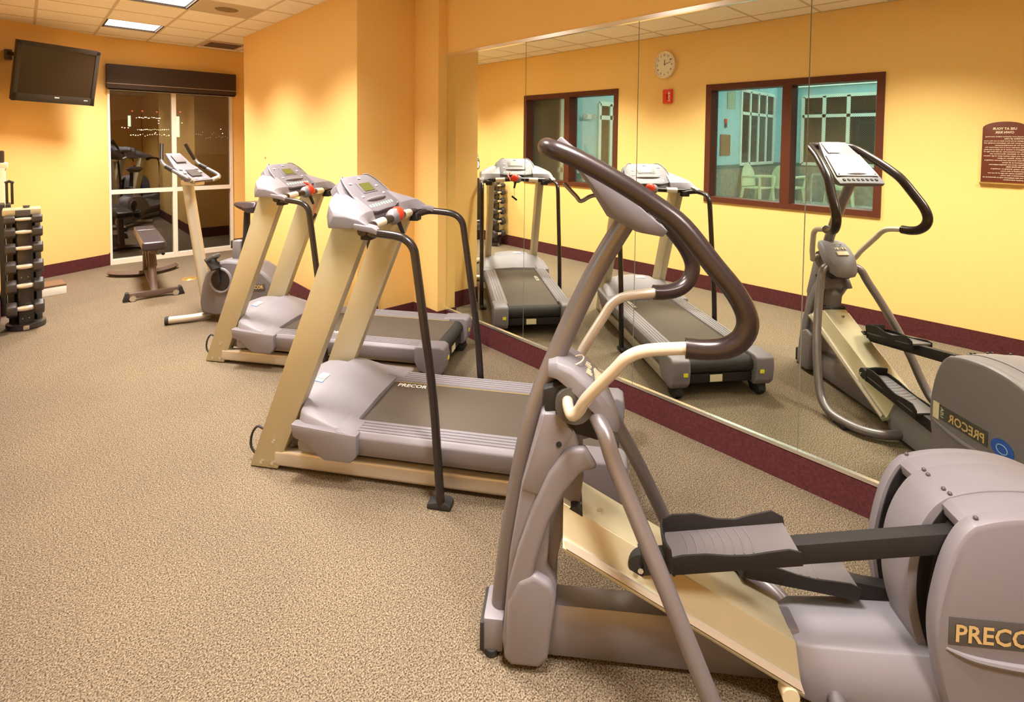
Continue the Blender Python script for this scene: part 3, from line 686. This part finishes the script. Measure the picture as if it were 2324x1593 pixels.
# ------------------------------------------------------------------ exercise bike
bk = thing('exercise_bike', 'grey upright exercise bike standing between the bench and far treadmill', 'exercise bike', (1.111, 4.785, 0), R(36))
MB().tube([(-.200, .222, .034), (-.105, .085, .036), (-.05, .03, .040), (0, .012, .042), (.05, .03, .040), (.105, .085, .036), (.206, .238, .034)], .029, 14, 4).build('front_stabilizer', M['silver'], bk)
for p, q in (((-.200, .222, .034), (-.215, .244, .033)), ((.206, .238, .034), (.221, .260, .033))): MB().cyl(p, q, .0325, seg=16).build('end_cap', M['rubber'], bk)
MB().cyl((-.17, -.62, .035), (.17, -.62, .035), .028).build('rear_stabilizer', M['silver'], bk)
MB().tube([(0, .035, .09), (0, .060, .20), (0, .218, 1.125)], .042, 18).build('mast', M['mastp'], bk)
hp = [(.03, .07), (.045, .16), (.02, .30), (-.01, .395), (-.06, .455), (-.13, .500), (-.20, .518), (-.28, .520), (-.38, .512), (-.47, .490), (-.56, .440), (-.64, .375), (-.672, .325), (-.665, .285), (-.58, .210), (-.42, .125), (-.28, .075), (-.10, .055)]
rings = [[(x, -.3 + (y + .3) * k, .29 + (z - .29) * k) for y, z in hp] for x, k in ((-.105, .90), (-.088, .97), (-.05, 1), (.05, 1), (.088, .97), (.105, .90))]
MB().loft(rings).build('housing', M['greyd'], bk, .004)
MB().prism([(y, z) for y, z in hp if z > .40] + [(-.56, .41), (-.30, .47), (-.06, .42)], -.107, .107).build('housing_top', M['grey'], bk, .006) if False else None
for sx in (-1, 1):
    MB().cyl((sx * .098, -.176, .355), (sx * .112, -.176, .355), .092, seg=28).build('crank_disc', M['black'], bk)
    MB().torus((sx * .108, -.176, .355), (0, 1, 0), (0, 0, 1), .094, .094, .012, 32, 8).build('crank_ring', M['grey'], bk)
    MB().cyl((sx * .110, -.176, .355), (sx * .122, -.176, .355), .010, seg=12).build('crank_bolt', M['chrome'], bk)
    k = 1 if sx < 0 else -1
    MB().obox((sx * .122, -.172 + .006 * k, .355 + .068 * k), (1, 0, 0), (0, .08, 1), (0, 1, -.08), .009, .085, .013).build('crank_arm', M['black'], bk, .003)
    c = Vector((sx * .165, -.165 + .012 * k, .355 + .150 * k))
    pdl = MB().obox(c, (1, 0, 0), (0, .6, .8), (0, -.8, .6), .042, .055, .014); pdl.build('pedal', M['rubber'], bk, .004)
    MB().tube([c + Vector((-.035, .02, .03)), c + Vector((-.03, -.03, .062)), c + Vector((.03, -.03, .062)), c + Vector((.035, .02, .03))], .017, 8, 3).build('toe_strap', M['dgrey'], bk)
MB().box(-.1075, -.100, -.575, -.395, .298, .352).build('name_plate', M['dgrey'], bk) if False else None
MB().obox((-.1045, -.487, .318), (1, 0, 0), (0, -1, .10), (0, .10, 1), .006, .080, .026).build('name_plate', M['dgrey'], bk, .002)
MB().text('PRECOR', (-.1105, -.418, .300), (0, -1, .10), (0, .10, 1), width=.14, height=.030, depth=.001).build('logo', M['gold'], bk, smooth=False)
# seat
MB().tube([(0, -.28, .46), (0, -.326, .70), (0, -.335, .90)], [.034, .026, .024], 14).build('seat_post', M['black'], bk)
MB().box(-.04, .04, -.30, -.225, .50, .665).build('seat_sleeve', M['grey'], bk, .01)
MB().box(-.032, .032, -.238, -.205, .60, .665).build('height_latch', M['black'], bk, .006)
rings = []
for (y, hw, zt, zb) in ((-.225, .020, .968, .948), (-.25, .036, .978, .935), (-.31, .050, .980, .915), (-.37, .088, .985, .900), (-.43, .118, .992, .900), (-.475, .110, .990, .915), (-.495, .07, .975, .935)):
    rings.append([(-hw, y, (zt + zb) / 2), (-hw * .75, y, zt), (hw * .75, y, zt), (hw, y, (zt + zb) / 2), (hw * .6, y, zb), (-hw * .6, y, zb)])
MB().loft(rings).build('saddle', M['vinyl'], bk, .010, 3)
# console and handlebars
rings = []
for (y, z, hw, th) in ((.372, 1.362, .050, .012), (.355, 1.366, .072, .026), (.262, 1.272, .098, .040), (.240, 1.256, .112, .045), (.12, 1.172, .120, .042), (.062, 1.150, .098, .020)):
    n = Vector((0, .65, -.76)); p = Vector((0, y, z))
    rings.append([p + Vector((-hw, 0, 0)), p + Vector((hw, 0, 0)), p + Vector((hw * .9, 0, 0)) + n * th, p + Vector((-hw * .9, 0, 0)) + n * th])
MB().loft(rings).build('console', M['conp'], bk, .006)
n = Vector((0, -.60, .80))
MB().obox(Vector((0, .160, 1.203)) + n * .006, (1, 0, 0), (0, .80, .60), n, .055, .040, .002).build('display', M['dgrey'], bk)
MB().obox(Vector((0, .305, 1.318)) + n * .006, (1, 0, 0), (0, .72, .70), n, .050, .042, .003).build('upper_plate', M['greyd'], bk, .002)
kb = MB()
for (x, y, z) in ((-.08, .21, 1.236), (-.08, .17, 1.208), (.08, .21, 1.236), (.08, .17, 1.208), (-.05, .095, 1.160), (0, .092, 1.158), (.05, .095, 1.160)): kb.obox(Vector((x, y, z)) + n * .006, (1, 0, 0), (0, .8, .6), n, .014, .008, .003)
kb.build('keypad', M['key'], bk)
for sx in (-1, 1):
    MB().tube([(sx * .118, .345, 1.445), (sx * .145, .322, 1.370), (sx * .168, .300, 1.310)], .0155, 12).build('horn_grip', M['blackt'], bk)
    MB().tube([(sx * .170, .302, 1.316), (sx * .172, .282, 1.285), (sx * .175, .235, 1.255), (sx * .178, .160, 1.222), (sx * .176, .085, 1.187), (sx * .160, .055, 1.166), (sx * .120, .068, 1.146), (sx * .07, .11, 1.138), (0, .12, 1.136)], .0145, 12, 4).build('handlebar', M['steel'], bk)
    MB().tube([(sx * .158, .053, 1.165), (sx * .105, .078, 1.143)], .0175, 12).build('pulse_sensor', M['silver'], bk)
    MB().tube([(sx * .174, .25, 1.264), (sx * .177, .19, 1.236)], .0185, 12).build('bar_clamp', M['black'], bk)
MB().box(-.05, .05, .10, .24, 1.105, 1.145).build('bar_bracket', M['silver'], bk, .008)

# ------------------------------------------------------------------ weight bench
wb = thing('weight_bench', 'low black padded weight bench on a bronze frame by the window', 'weight bench', (.90, 6.30, 0), R(-4))
def pad(x0, x1, y0, y1, z0, z1): return MB().box(x0, x1, y0, y1, z0, z1)
MB().box(-.093, .093, -.62, .20, .455, .535).build('back_pad', M['vinyl'], wb, .022, 4)
MB().prism([(.215, .535), (.215, .455), (.56, .440), (.60, .455), (.60, .505), (.57, .525)], -.088, .088).build('seat_pad', M['vinyl'], wb, .02, 4)
MB().box(-.03, .03, -.55, .52, .415, .457).build('pad_rail', M['bframe'], wb, .005)
MB().prism([(.34, .42), (.22, .42), (.30, .06), (.40, .06)], -.028, .028).build('rear_leg', M['bframe'], wb, .006)
MB().prism([(-.22, .42), (-.32, .42), (-.55, .05), (-.46, .05)], -.028, .028).build('front_leg', M['bframe'], wb, .006)
MB().prism([(.30, .10), (.30, .06), (-.50, .06), (-.50, .10)], -.02, .02).build('spine', M['bframe'], wb, .004)
MB().box(-.195, .195, -.555, -.505, .022, .072).build('front_foot_bar', M['bframe'], wb, .006)
MB().tube([(-.30, .66, .030), (-.285, .615, .034), (-.22, .53, .034), (-.10, .45, .034), (0, .43, .034), (.10, .45, .034), (.22, .53, .034), (.285, .615, .034), (.30, .66, .030)], .030, 4, 4).build('rear_foot_bar', M['bframe'], wb)
for sx in (-1, 1):
    MB().prism([(sx * .19, .0), (sx * .19, .078), (sx * .215, .078), (sx * .240, .0)], -.565, -.495, 'y').build('end_cap', M['rubber'], wb, .005)
    MB().cyl((sx * .165, -.58, .028), (sx * .165, -.555, .028), .026, seg=18).build('transport_wheel', M['chrome'], wb)
MB().cyl((.02, -.30, .36), (.085, -.30, .36), .007, seg=10).build('pin_rod', M['chrome'], wb)
MB().ball((.095, -.30, .36), .016).build('pin_knob', M['black'], wb)
MB().prism([(-.10, .42), (-.20, .42), (-.36, .27), (-.33, .25)], -.04, .04).build('angle_bracket', M['bframe'], wb, .004)

# ------------------------------------------------------------------ dumbbell tower and dumbbells
RK = Vector((-.008, 5.535, 0))
rk = thing('dumbbell_rack', 'black vertical dumbbell tower with a tan top by the left wall', 'dumbbell rack', RK)
MB().prism(arc((0, 0), .118, 0, 360, 27)[:-1], 0, .045, 'z').build('base', M['cast'], rk, .01)
MB().box(-.018, .018, -.126, -.112, .006, .04).build('caster_plate', M['chrome'], rk, .003)
for a in (-90, 30, 150):
    ca, sa = math.cos(R(a)), math.sin(R(a)); tx, ty = -sa, ca
    MB().obox((ca * .070, sa * .070, .47), (tx, ty, 0), (ca, sa, 0), (0, 0, 1), .040, .020, .43).build('cradle_face', M['cast'], rk, .006)
MB().cyl((0, 0, .04), (0, 0, .9), .05, seg=12).build('column', M['black'], rk)
MB().prism([(-.116, -.10), (.100, -.10), (.100, .095), (-.116, .095)], .892, .936, 'z').build('top_cap', M['champ'], rk, .008)
MB().box(-.045, .04, -.1025, -.094, .885, .930).build('top_plate', M['dgrey'], rk, .003)
bl = MB()
for z in (.90, .41, .09):
    for x in (-.02, .018): bl.ball((x, -.0925, z), .004)
bl.build('bolt', M['chrome'], rk)
MB().cyl((.018, .0, .93), (.018, 0, .955), .016, .022).build('top_knob', M['dgrey'], rk)
db0 = None
zs = [.862, .764, .640, .497, .349, .175]
hz = [.034, .042, .044, .052, .055, .058]
rowname = ['topmost', 'second from the top', 'third from the top', 'fourth from the top', 'second from the bottom', 'lowest']
def make_dumbbell():
    t = thing('dumbbell', '', 'dumbbell')
    MB().tube([(-.048, 0, 0), (-.03, 0, 0), (0, 0, 0), (.03, 0, 0), (.048, 0, 0)], [.010, .012, .0135, .012, .010], 14, 3).build('handle', M['clockr'], t)
    for sx in (-1, 1):
        rings = [[(sx * x, r * math.cos(R(60 * k + 30)), r * math.sin(R(60 * k + 30))) for k in range(6)] for x, r in ((.046, .030), (.052, .036), (.100, .036), (.107, .030))]
        MB().loft(rings).build('head', M['hexh'], t, .003)
    return t
for face, a, txt in (('front', -90, 'on the black tower'),):
    ca, sa = math.cos(R(a)), math.sin(R(a))
    for k, z in enumerate(zs):
        o = make_dumbbell() if db0 is None else copy_tree(db0)
        if db0 is None: db0 = o
        s_ = .82 + .085 * k
        rad = .116 if face == 'front' else .088
        o.location = (RK + Vector((ca * rad, sa * rad, z))) * S
        o.rotation_euler = (0, 0, R(a + 90)); o.scale = (1.0, hz[k] / .036, hz[k] / .036)
        tag(o, '%s black hex dumbbell %s' % (rowname[k], txt), 'dumbbell', 'hex dumbbells on the tower')

# ------------------------------------------------------------------ television
tv = thing('television', 'black flat television tilted down on a swivel arm, high in the corner', 'television', (.267, 6.95, 2.114))
tv.rotation_euler = Matrix.Identity(3).to_euler()
a, tl_ = R(16.575), R(14.8)
e1 = Vector((math.cos(a), math.sin(a), 0)); nn = Vector((math.sin(a) * math.cos(tl_), -math.cos(a) * math.cos(tl_), -math.sin(tl_))); e2 = nn.cross(e1); e2 = e2 if e2.z > 0 else -e2
roll = R(-1.5); e1, e2 = e1 * math.cos(roll) + e2 * math.sin(roll), e2 * math.cos(roll) - e1 * math.sin(roll)
def tvp(x, y, z): return e1 * x + e2 * y + nn * z
W2, H2 = .328, .291
MB().obox(tvp(0, 0, -.03), e1, e2, nn, W2, H2, .028).build('cabinet', M['tvb'], tv, .006)
bz = MB()
for (x0, x1, y0, y1) in ((-W2, -W2 + .034, -H2, H2), (W2 - .034, W2, -H2, H2), (-W2, W2, H2 - .042, H2), (-W2, W2, -H2, -H2 + .078)):
    bz.obox(tvp((x0 + x1) / 2, (y0 + y1) / 2, .003), e1, e2, nn, (x1 - x0) / 2, (y1 - y0) / 2, .006)
bz.build('bezel', M['tvb'], tv, .002)
MB().obox(tvp(0, .018, .0), e1, e2, nn, W2 - .03, H2 - .055, .001).build('screen', M['tvs'], tv)
lg = MB(); lg.obox(tvp(.012, -H2 + .058, .0095), e1, e2, nn, .018, .005, .001); lg.obox(tvp(.252, -H2 + .050, .0095), e1, e2, nn, .016, .0035, .001)
lg.build('maker_mark', M['labelw'], tv)
MB().obox(tvp(0, 0, -.075), e1, e2, nn, .12, .10, .018).build('mount_plate', M['black'], tv, .004)
MB().tube([tvp(0, .02, -.09), tvp(-.20, .12, -.13), Vector((-.352, .115, .190))], .020, 10).build('swivel_arm', M['black'], tv)
MB().box(-.385, -.325, .15, .26, .13, .23).build('wall_plate', M['dgrey'], tv, .01)

# ------------------------------------------------------------------ left wall fittings (seen in the mirror)
ck = thing('wall_clock', 'round white-faced clock hung high on the left wall between the windows', 'clock', (XL, 2.919, 2.33))
ry, rz_ = .122, .148
def disc(x0, x1, fy, fz, n=40): return MB().loft([[(x, ry * fy * math.cos(2 * math.pi * k / n), rz_ * fz * math.sin(2 * math.pi * k / n)) for k in range(n)] for x in (x0, x1)])
disc(.0, .030, .98, .98).build('case', M['clockr'], ck, .004)
disc(.028, .032, .88, .88).build('face', M['clockf'], ck)
MB().torus((.034, 0, 0), (0, 1, 0), (0, 0, 1), ry * .93, rz_ * .93, .011, 40, 8).build('rim', M['clockr'], ck)
nm = MB()
for k in range(1, 13):
    an = R(90 - 30 * k); cy, cz = ry * .70 * math.cos(an), rz_ * .70 * math.sin(an)
    nm.text(str(k), (.0325, cy, cz - .010), (0, 1, 0), (0, 0, 1), height=.021, depth=.0008, align='CENTER')
nm.build('numerals', M['black'], ck, smooth=False)
hd = MB()
for ang, ln_, wd in ((90 - 357, .052, .005), (90 - 288, .085, .0035)):
    c_, s__ = math.cos(R(ang)), math.sin(R(ang))
    hd.obox((.036, c_ * ln_ * .42, s__ * ln_ * .5), (1, 0, 0), (0, c_, s__), (0, -s__, c_), .0008, ln_ / 2, wd / 2)
hd.ball((.036, 0, 0), .005); hd.build('hands', M['black'], ck)
fa = thing('fire_alarm', 'red fire alarm strobe on the left wall below the clock', 'fire alarm', (XL, 2.882, 1.991))
MB().box(0, .030, -.054, .054, -.076, .076).build('housing', M['red'], fa, .008)
MB().box(.028, .046, .0, .034, -.038, .030).build('strobe_lens', M['red'], fa, .006)
MB().text('FIRE', (.0305, -.012, -.055), (0, 0, 1), (0, -1, 0), width=.10, height=.024, depth=.001).build('lettering', M['labelw'], fa, smooth=False)
sg = thing('wall_sign', 'brown arch-topped notice headed USE AT YOUR OWN RISK on the left wall', 'sign', (XL, .248, 1.235))
hw = .1155
pf = [(-hw, 0), (hw, 0), (hw, .390)] + [(hw * math.cos(R(q)) , .390 + .046 * math.sin(R(q))) for q in range(15, 180, 15)] + [(-hw, .390)]
MB().prism(pf, 0, .016).build('plaque', M['plaque'], sg, .002)
MB().box(.0, .022, -hw - .006, hw + .006, -.008, .002).build('bottom_ledge', M['brass'], sg, .001)
tx = MB(); Rt, Up = (0, 1, 0), (0, 0, 1)
tx.text('USE AT YOUR', (.0162, 0, .378), Rt, Up, width=.125, height=.017, depth=.0006, align='CENTER')
tx.text('OWN RISK', (.0162, 0, .352), Rt, Up, width=.098, height=.017, depth=.0006, align='CENTER')
para = ['Consult your physician before exercising', 'and follow all rules.', 'Register at the front desk to use the room', 'as a guest. Use the equipment carefully and', 'only for its intended purpose.', 'This exercise room is not supervised. No',
        'lifeguard or trainer is on duty at any time.', 'Do not overexercise. At the first sign of', 'pain or dizziness, discontinue use.', 'No one under sixteen years of age without', 'an adult. Please, no glass.', 'Proper footwear and exercise clothing is', 'required at all times.', 'Please report any damaged equipment',
        'to the front desk.', 'No eating, drinking or smoking is', 'permitted in this room.', 'Children under the age of 16 are not', 'permitted in this room.', 'Use this equipment only as directed by its', 'posted instructions.']
for k, l in enumerate(para): tx.text(l, (.0162, -hw + .010, .326 - .0152 * k), Rt, Up, width=min(.21, .0051 * len(l)), height=.0095, depth=.0006)
tx.build('lettering', M['letter'], sg, smooth=False)
# slim fittings at the far end of the left wall
struct('trim_4', MB().box(XL, XL + .045, 6.55, 6.75, 0, 1.215), M['white'], bevel=.004)
ds = thing('wall_dispenser', 'small dark dispenser on a white ledge at the far end of the left wall', 'dispenser', (XL, 6.65, 1.20))
MB().box(0, .062, -.10, .10, 0, .05).build('ledge', M['white'], ds, .006)
MB().box(0, .040, -.06, .06, .05, .16).build('body', M['shade'], ds, .012)
MB().box(0, .050, -.09, .09, -.02, .0).build('drip_tray', M['brass'], ds, .003)
mt = thing('folded_mat', 'slim black folded mat standing against the left wall behind the dumbbell tower', 'exercise mat', (XL + .010, 6.06, 0))
MB().box(.0, .035, -.10, .10, 0, .93).build('mat_leaf', M['frameb'], mt, .012)
MB().box(.040, .072, -.10, .10, 0, .93).build('mat_leaf', M['frameb'], mt, .012)
for x in (.050, .082): MB().cyl((x, 0, .92), (x, 0, 1.10), .009, seg=10).build('hanger_bar', M['frameb'], mt)
MB().tube([(.040, 0, 1.10), (.066, 0, 1.115), (.095, 0, 1.10)], .012, 10).build('hook', M['frameb'], mt)
st = thing('step_platform', 'low white step box with a brown top on the floor behind the dumbbell tower', 'step', (.18, 6.56, 0), R(6))
MB().box(-.10, .085, -.10, .12, 0, .075).build('box', M['labelw'], st, .004)
MB().box(-.10, .085, -.10, .12, .075, .094).build('top', M['stepb'], st, .004)
fo = thing('floor_outlet', 'round brass floor outlet cover set in the carpet beside the bench', 'floor outlet', (1.253, 6.30, 0))
MB().cyl((0, 0, 0), (0, 0, .006), .075, .070, 28).build('plate', M['brass'], fo)
MB().cyl((0, 0, .005), (0, 0, .008), .035, .033, 20).build('lid', M['brass'], fo)
hk = MB().ball((XB - .006, 5.70, 1.300), .008, .009, .014); tag(hk.build('wall_hook', M['vent']), 'tiny bare hook on the yellow block above the far treadmill', 'hook')

# ------------------------------------------------------------------ pool room beyond the left wall
PXF, PYE, PH = -9.96, 5.24, 3.35
struct('floor_pool', MB().box(PXF - .1, XT, -6, PYE + .1, -.12, -.002), M['pfloor'])
struct('ceiling_pool', MB().box(PXF - .1, XT, -6, PYE + .1, PH, PH + .1), M['pblue'])
struct('wall_pool_end', MB().box(PXF, XT, PYE, PYE + .12, .99, PH), M['pblue'])
struct('wall_pool_far', MB().box(PXF - .12, PXF, -6, PYE, .99, PH), M['pblue'])
nw = MB().box(XT - .014, XT - .004, -6, WB[0], 0, PH).box(XT - .014, XT - .004, WB[1], WA[0], 0, PH).box(XT - .014, XT - .004, WA[1], PYE, 0, PH)
for w in (WA, WB): nw.box(XT - .014, XT - .004, w[0], w[1], 0, w[2]).box(XT - .014, XT - .004, w[0], w[1], w[3], PH)
struct('wall_pool_near', nw, M['pblue'])
struct('wall_pool_front', MB().box(PXF, XT, -6.12, -6, 0, PH), M['pblue'])
struct('trim_5', MB().box(PXF, XT, PYE, PYE + .12, 0, .90).box(PXF - .12, PXF, -6, PYE, 0, .90), M['ptile'])
struct('trim_6', MB().box(PXF, XT, PYE - .004, PYE + .12, .90, .99).box(PXF - .12, PXF + .004, -6, PYE, .90, .99), M['pband'])
def gridwin(n, along, a0, a1, z0, z1, verts, hors, fixed, wd):
    f = MB(); t_ = .05
    def bx(a, b, p, q):
        return f.box(a, b, fixed - .04, fixed, p, q) if along == 'x' else f.box(fixed, fixed + .04, a, b, p, q)
    for v in [a0] + verts + [a1]: bx(v - wd, v + wd, z0, z1)
    for z in [z0] + hors + [z1]: bx(a0, a1, z - wd, z + wd)
    w = struct('window_%d' % n, f, M['pwin'])
    p = MB()
    if along == 'x': p.box(a0, a1, fixed - .012, fixed - .006, z0, z1)
    else: p.box(fixed + .006, fixed + .012, a0, a1, z0, z1)
    p.build('pane', M['pglass'], w)
gridwin(4, 'x', -9.68, -7.62, .99, 2.765, [-9.165, -8.65, -8.135], [2.22], PYE, .036)
gridwin(5, 'y', 2.945, 4.585, .98, 2.72, [3.555, 4.09], [2.215], PXF, .04)
gridwin(6, 'x', -1.30, -.58, .60, 2.40, [-1.10], [1.06], PYE, .035)
gridwin(7, 'x', -3.20, -2.05, .45, 2.13, [-2.36], [1.90], PYE, .035)
gridwin(8, 'y', -.6, 1.6, .98, 2.72, [.1, .85], [2.215], PXF, .04)
pl = None
for x, y, nm_ in ((-2.2, 3.2, 'pool room ceiling light nearest the far end of the gym wall'), (-5., 3.2, 'pool room ceiling light over the middle of the deck'), (-8., 3.2, 'pool room ceiling light above the resin chairs'), (-5., -1., 'pool room ceiling light over the unseen end of the deck')):
    if pl is None:
        o = pl = thing('pool_light', '', 'ceiling light'); MB().box(-.6, .6, -.3, .3, -.03, 0).build('diffuser', E_POOL, pl); MB().box(-.64, .64, -.34, .34, -.02, .0).build('frame', M['pwin'], pl)
    else: o = copy_tree(pl)
    o.location = Vector((x, y, PH)) * S; tag(o, nm_, 'ceiling light', 'pool room lights')
cv = thing('wall_strip_light', 'long white strip light glowing along the top of the pool room far wall', 'strip light', (PXF, 3.7, 3.02))  # linear light mounted on the far wall, below the ceiling
MB().box(0, .08, -1.3, 1.2, -.05, .0).build('housing', M['pwin'], cv); MB().box(.01, .10, -1.28, 1.18, -.002, .035).build('tube', E_POOL, cv)
tag(MB().box(-7.30, -6.87, PYE - .02, PYE, 2.29, 2.78).build('wall_grille', M['pvent']), 'pale green air grille high on the pool room wall', 'air vent')
tag(MB().box(-7.06, -6.55, PYE - .02, PYE, 1.21, 1.69).build('notice_sign', M['psign']), 'brown notice board on the pale blue pool room wall', 'sign')
al = thing('pool_alarm', 'small red alarm on the pale blue pool room wall above the notice', 'fire alarm', (-6.80, PYE, 1.95))
MB().box(-.06, .06, -.03, 0, .0, .10).build('housing', M['red'], al, .01); MB().box(-.04, .04, -.04, 0, -.10, .0).build('pull_handle', M['dgrey'], al, .01)
lp = thing('wall_lamp', 'small white two-headed emergency lamp on the blue pool room wall', 'lamp', (-1.72, PYE, 1.90))
MB().box(-.10, .08, -.05, 0, -.04, .04).build('body', M['labelw'], lp, .01)
for x in (-.13, .10): MB().cyl((x, -.06, .02), (x + .02, -.09, .0), .03, .04, 14).build('lamp_head', M['labelw'], lp)
tag(MB().tube([(-.9, 4.6, 0), (-.9, 4.6, 1.0), (-1.0, 4.6, 1.02), (-3.2, 4.6, 1.02), (-3.3, 4.6, 1.0), (-3.3, 4.6, 0)], .022, 10, 2).build('pool_rail', M['chrome']), 'long chrome hand rail beside the pool deck wall', 'hand rail')
def make_chair():
    t = thing('resin_chair', '', 'chair')
    for sx in (-1, 1):
        for (y, yt) in ((-.24, -.20), (.26, .20)):
            MB().tube([(sx * .27, y, 0), (sx * .235, yt, .40)], [.028, .036], 8).build('leg', M['chair'], t)
        MB().tube([(sx * .25, -.20, .40), (sx * .28, -.22, .60), (sx * .28, -.16, .635), (sx * .27, .05, .63), (sx * .22, .22, .62)], .028, 8, 3).build('armrest', M['chair'], t)
    MB().prism([(-.24, .385), (-.24, .42), (.0, .405), (.22, .40), (.22, .37)], -.24, .24).build('seat', M['chair'], t, .01)
    pts = []
    for k in range(13):
        an = math.pi * k / 12; pts.append((-.25 * math.cos(an), .22 + .10 * (.42 * math.sin(an)), .42 + .46 * math.sin(an) ** .7))
    rr = pts
    MB().loft([[(x, y, z) for x, y, z in rr], [(x, y + .022, z) for x, y, z in rr]]).build('backrest', M['chair'], t)
    return t
ch = make_chair()
for k, (x, y, rz, l) in enumerate(((-7.80, 4.86, 12, 'cream resin armchair turned sideways in the pool room beside its window wall'),
                                  (-8.42, 4.40, -78, 'cream resin armchair with its round back showing, middle of three in the pool room'),
                                  (-9.20, 3.52, -105, 'cream resin armchair behind the window mullion in the pool room'))):
    o = ch if k == 0 else copy_tree(ch)
    o.location = Vector((x, y, 0)) * S; o.rotation_euler = (0, 0, R(rz)); o.scale = (1.06, 1.06, 1.12); tag(o, l, 'chair', 'resin chairs in the pool room')
tag(MB().tube([(-8.3, 3.85, 0), (-8.3, 3.85, .72), (-8.28, 3.78, .80), (-8.2, 3.60, .78), (-8.12, 3.5, .45), (-8.1, 3.5, 0)], .025, 10, 4).build('ladder_rail', M['chrome']), 'curved chrome pool ladder rail in front of the resin chairs', 'hand rail')

# ------------------------------------------------------------------ night outside the far window
struct('ground_outside', MB().box(-60, 160, YF + .2, 260, -6.1, -6), M['ground'])
D = 60.
CR = dict(f=1169.246, cx=1168.8426, cy=364.1835)
yaw, pit, rol = R(43.6904), R(-2.2022), R(.5963)
F = Vector((math.sin(yaw) * math.cos(pit), math.cos(yaw) * math.cos(pit), math.sin(pit)))
Rr = Vector((math.cos(yaw), -math.sin(yaw), 0)); Uu = Rr.cross(F)
R2 = Rr * math.cos(rol) + Uu * math.sin(rol); U2 = Uu * math.cos(rol) - Rr * math.sin(rol)
def far(px, py, y):
    d_ = F + R2 * ((px - CR['cx']) / CR['f']) - U2 * ((py - CR['cy']) / CR['f'])
    return Vector((0, 0, 1.5)) + d_ * (y / d_.y)
a_, b_ = far(292, 262, 90), far(411, 312, 90)
st_ = thing('lit_building', 'distant lit building with two bright vertical light columns beyond the window', 'building', (a_.x, 90, -6))
MB().box(0, b_.x - a_.x, 1, 30, 0, 6 + a_.z - .4).build('mass', M['tower'], st_)
for px, t0, t1 in ((295, 262, 287), (406, 264, 311)):
    p, q = far(px - 3, t0, 90), far(px + 3, t1, 90)
    MB().box(p.x - a_.x, q.x - a_.x, .4, .9, q.z + 6, p.z + 6).build('light_column', E_CITYG, st_)
lgts = MB(); rng = random.Random(3)
def lamp(px, py, r): lgts.ball(far(px, py, 80 + rng.random() * 6), r * .062, r * .062, r * .062, 6, 4)
for k in range(15): lamp(309 + 3.7 * k + rng.random() * 2, 266 + rng.random() * 2.5, .5 + rng.random() * .8)
for k in range(17): lamp(312 + 4.4 * k, 293.5 + rng.random() * 1.5, .6 + rng.random() * .8)
for k in range(18): lamp(297 + 5.4 * k, 304 + rng.random() * 5, .5 + rng.random() * 1.0)
for (x, y) in ((360, 274), (360, 280), (277, 289), (283, 290), (291, 290), (501, 293), (505, 303), (413, 279), (353, 301)): lamp(x, y, 1.1)
for k in range(16): lamp(445 + 5 * k + rng.random() * 3, 300 + rng.random() * 14, .4)
tag(lgts.build('city_lights', E_CITY), 'scattered amber street lights of the distant town beyond the window', 'city lights', kind='stuff')
bc = MB()
for (x, y) in ((300, 252), (323, 252), (356, 254), (409, 254)): bc.ball(far(x, y, 85), .10, nu=6, nv=4)
tag(bc.build('roof_beacons', E_CITYR), 'tiny red beacons above the distant lit building', 'beacons', kind='stuff')  # roof beacons over the distant building, not street lamps

# ------------------------------------------------------------------ world, camera, view
w = bpy.data.worlds.new('night'); sc.world = w; w.use_nodes = True
bgn = w.node_tree.nodes['Background']; bgn.inputs['Color'].default_value = (.030, .019, .011, 1); bgn.inputs['Strength'].default_value = 1.
cam = bpy.data.cameras.new('camera'); co = bpy.data.objects.new('camera', cam); C.objects.link(co); sc.camera = co
cam.sensor_fit = 'HORIZONTAL'; cam.sensor_width = 36; cam.lens = 36 * CR['f'] / 2324
cam.shift_x = (1162 - CR['cx']) / 2324; cam.shift_y = (CR['cy'] - 796.5) / 2324; cam.clip_start = .02; cam.clip_end = 600
mw = Matrix.Identity(4)
for i, ax in enumerate((R2, U2, -F)):
    for j in range(3): mw[j][i] = ax[j]
mw.translation = Vector((0, 0, 1.5)) * S; co.matrix_world = mw
vs = sc.view_settings; vs.view_transform = 'Standard'; vs.look = 'None'; vs.gamma = 1; vs.use_curve_mapping = False; vs.exposure = 0.
sc.cycles.max_bounces = 14; sc.cycles.diffuse_bounces = 6; sc.cycles.glossy_bounces = 8; sc.cycles.transparent_max_bounces = 12
sc.cycles.sample_clamp_indirect = 8
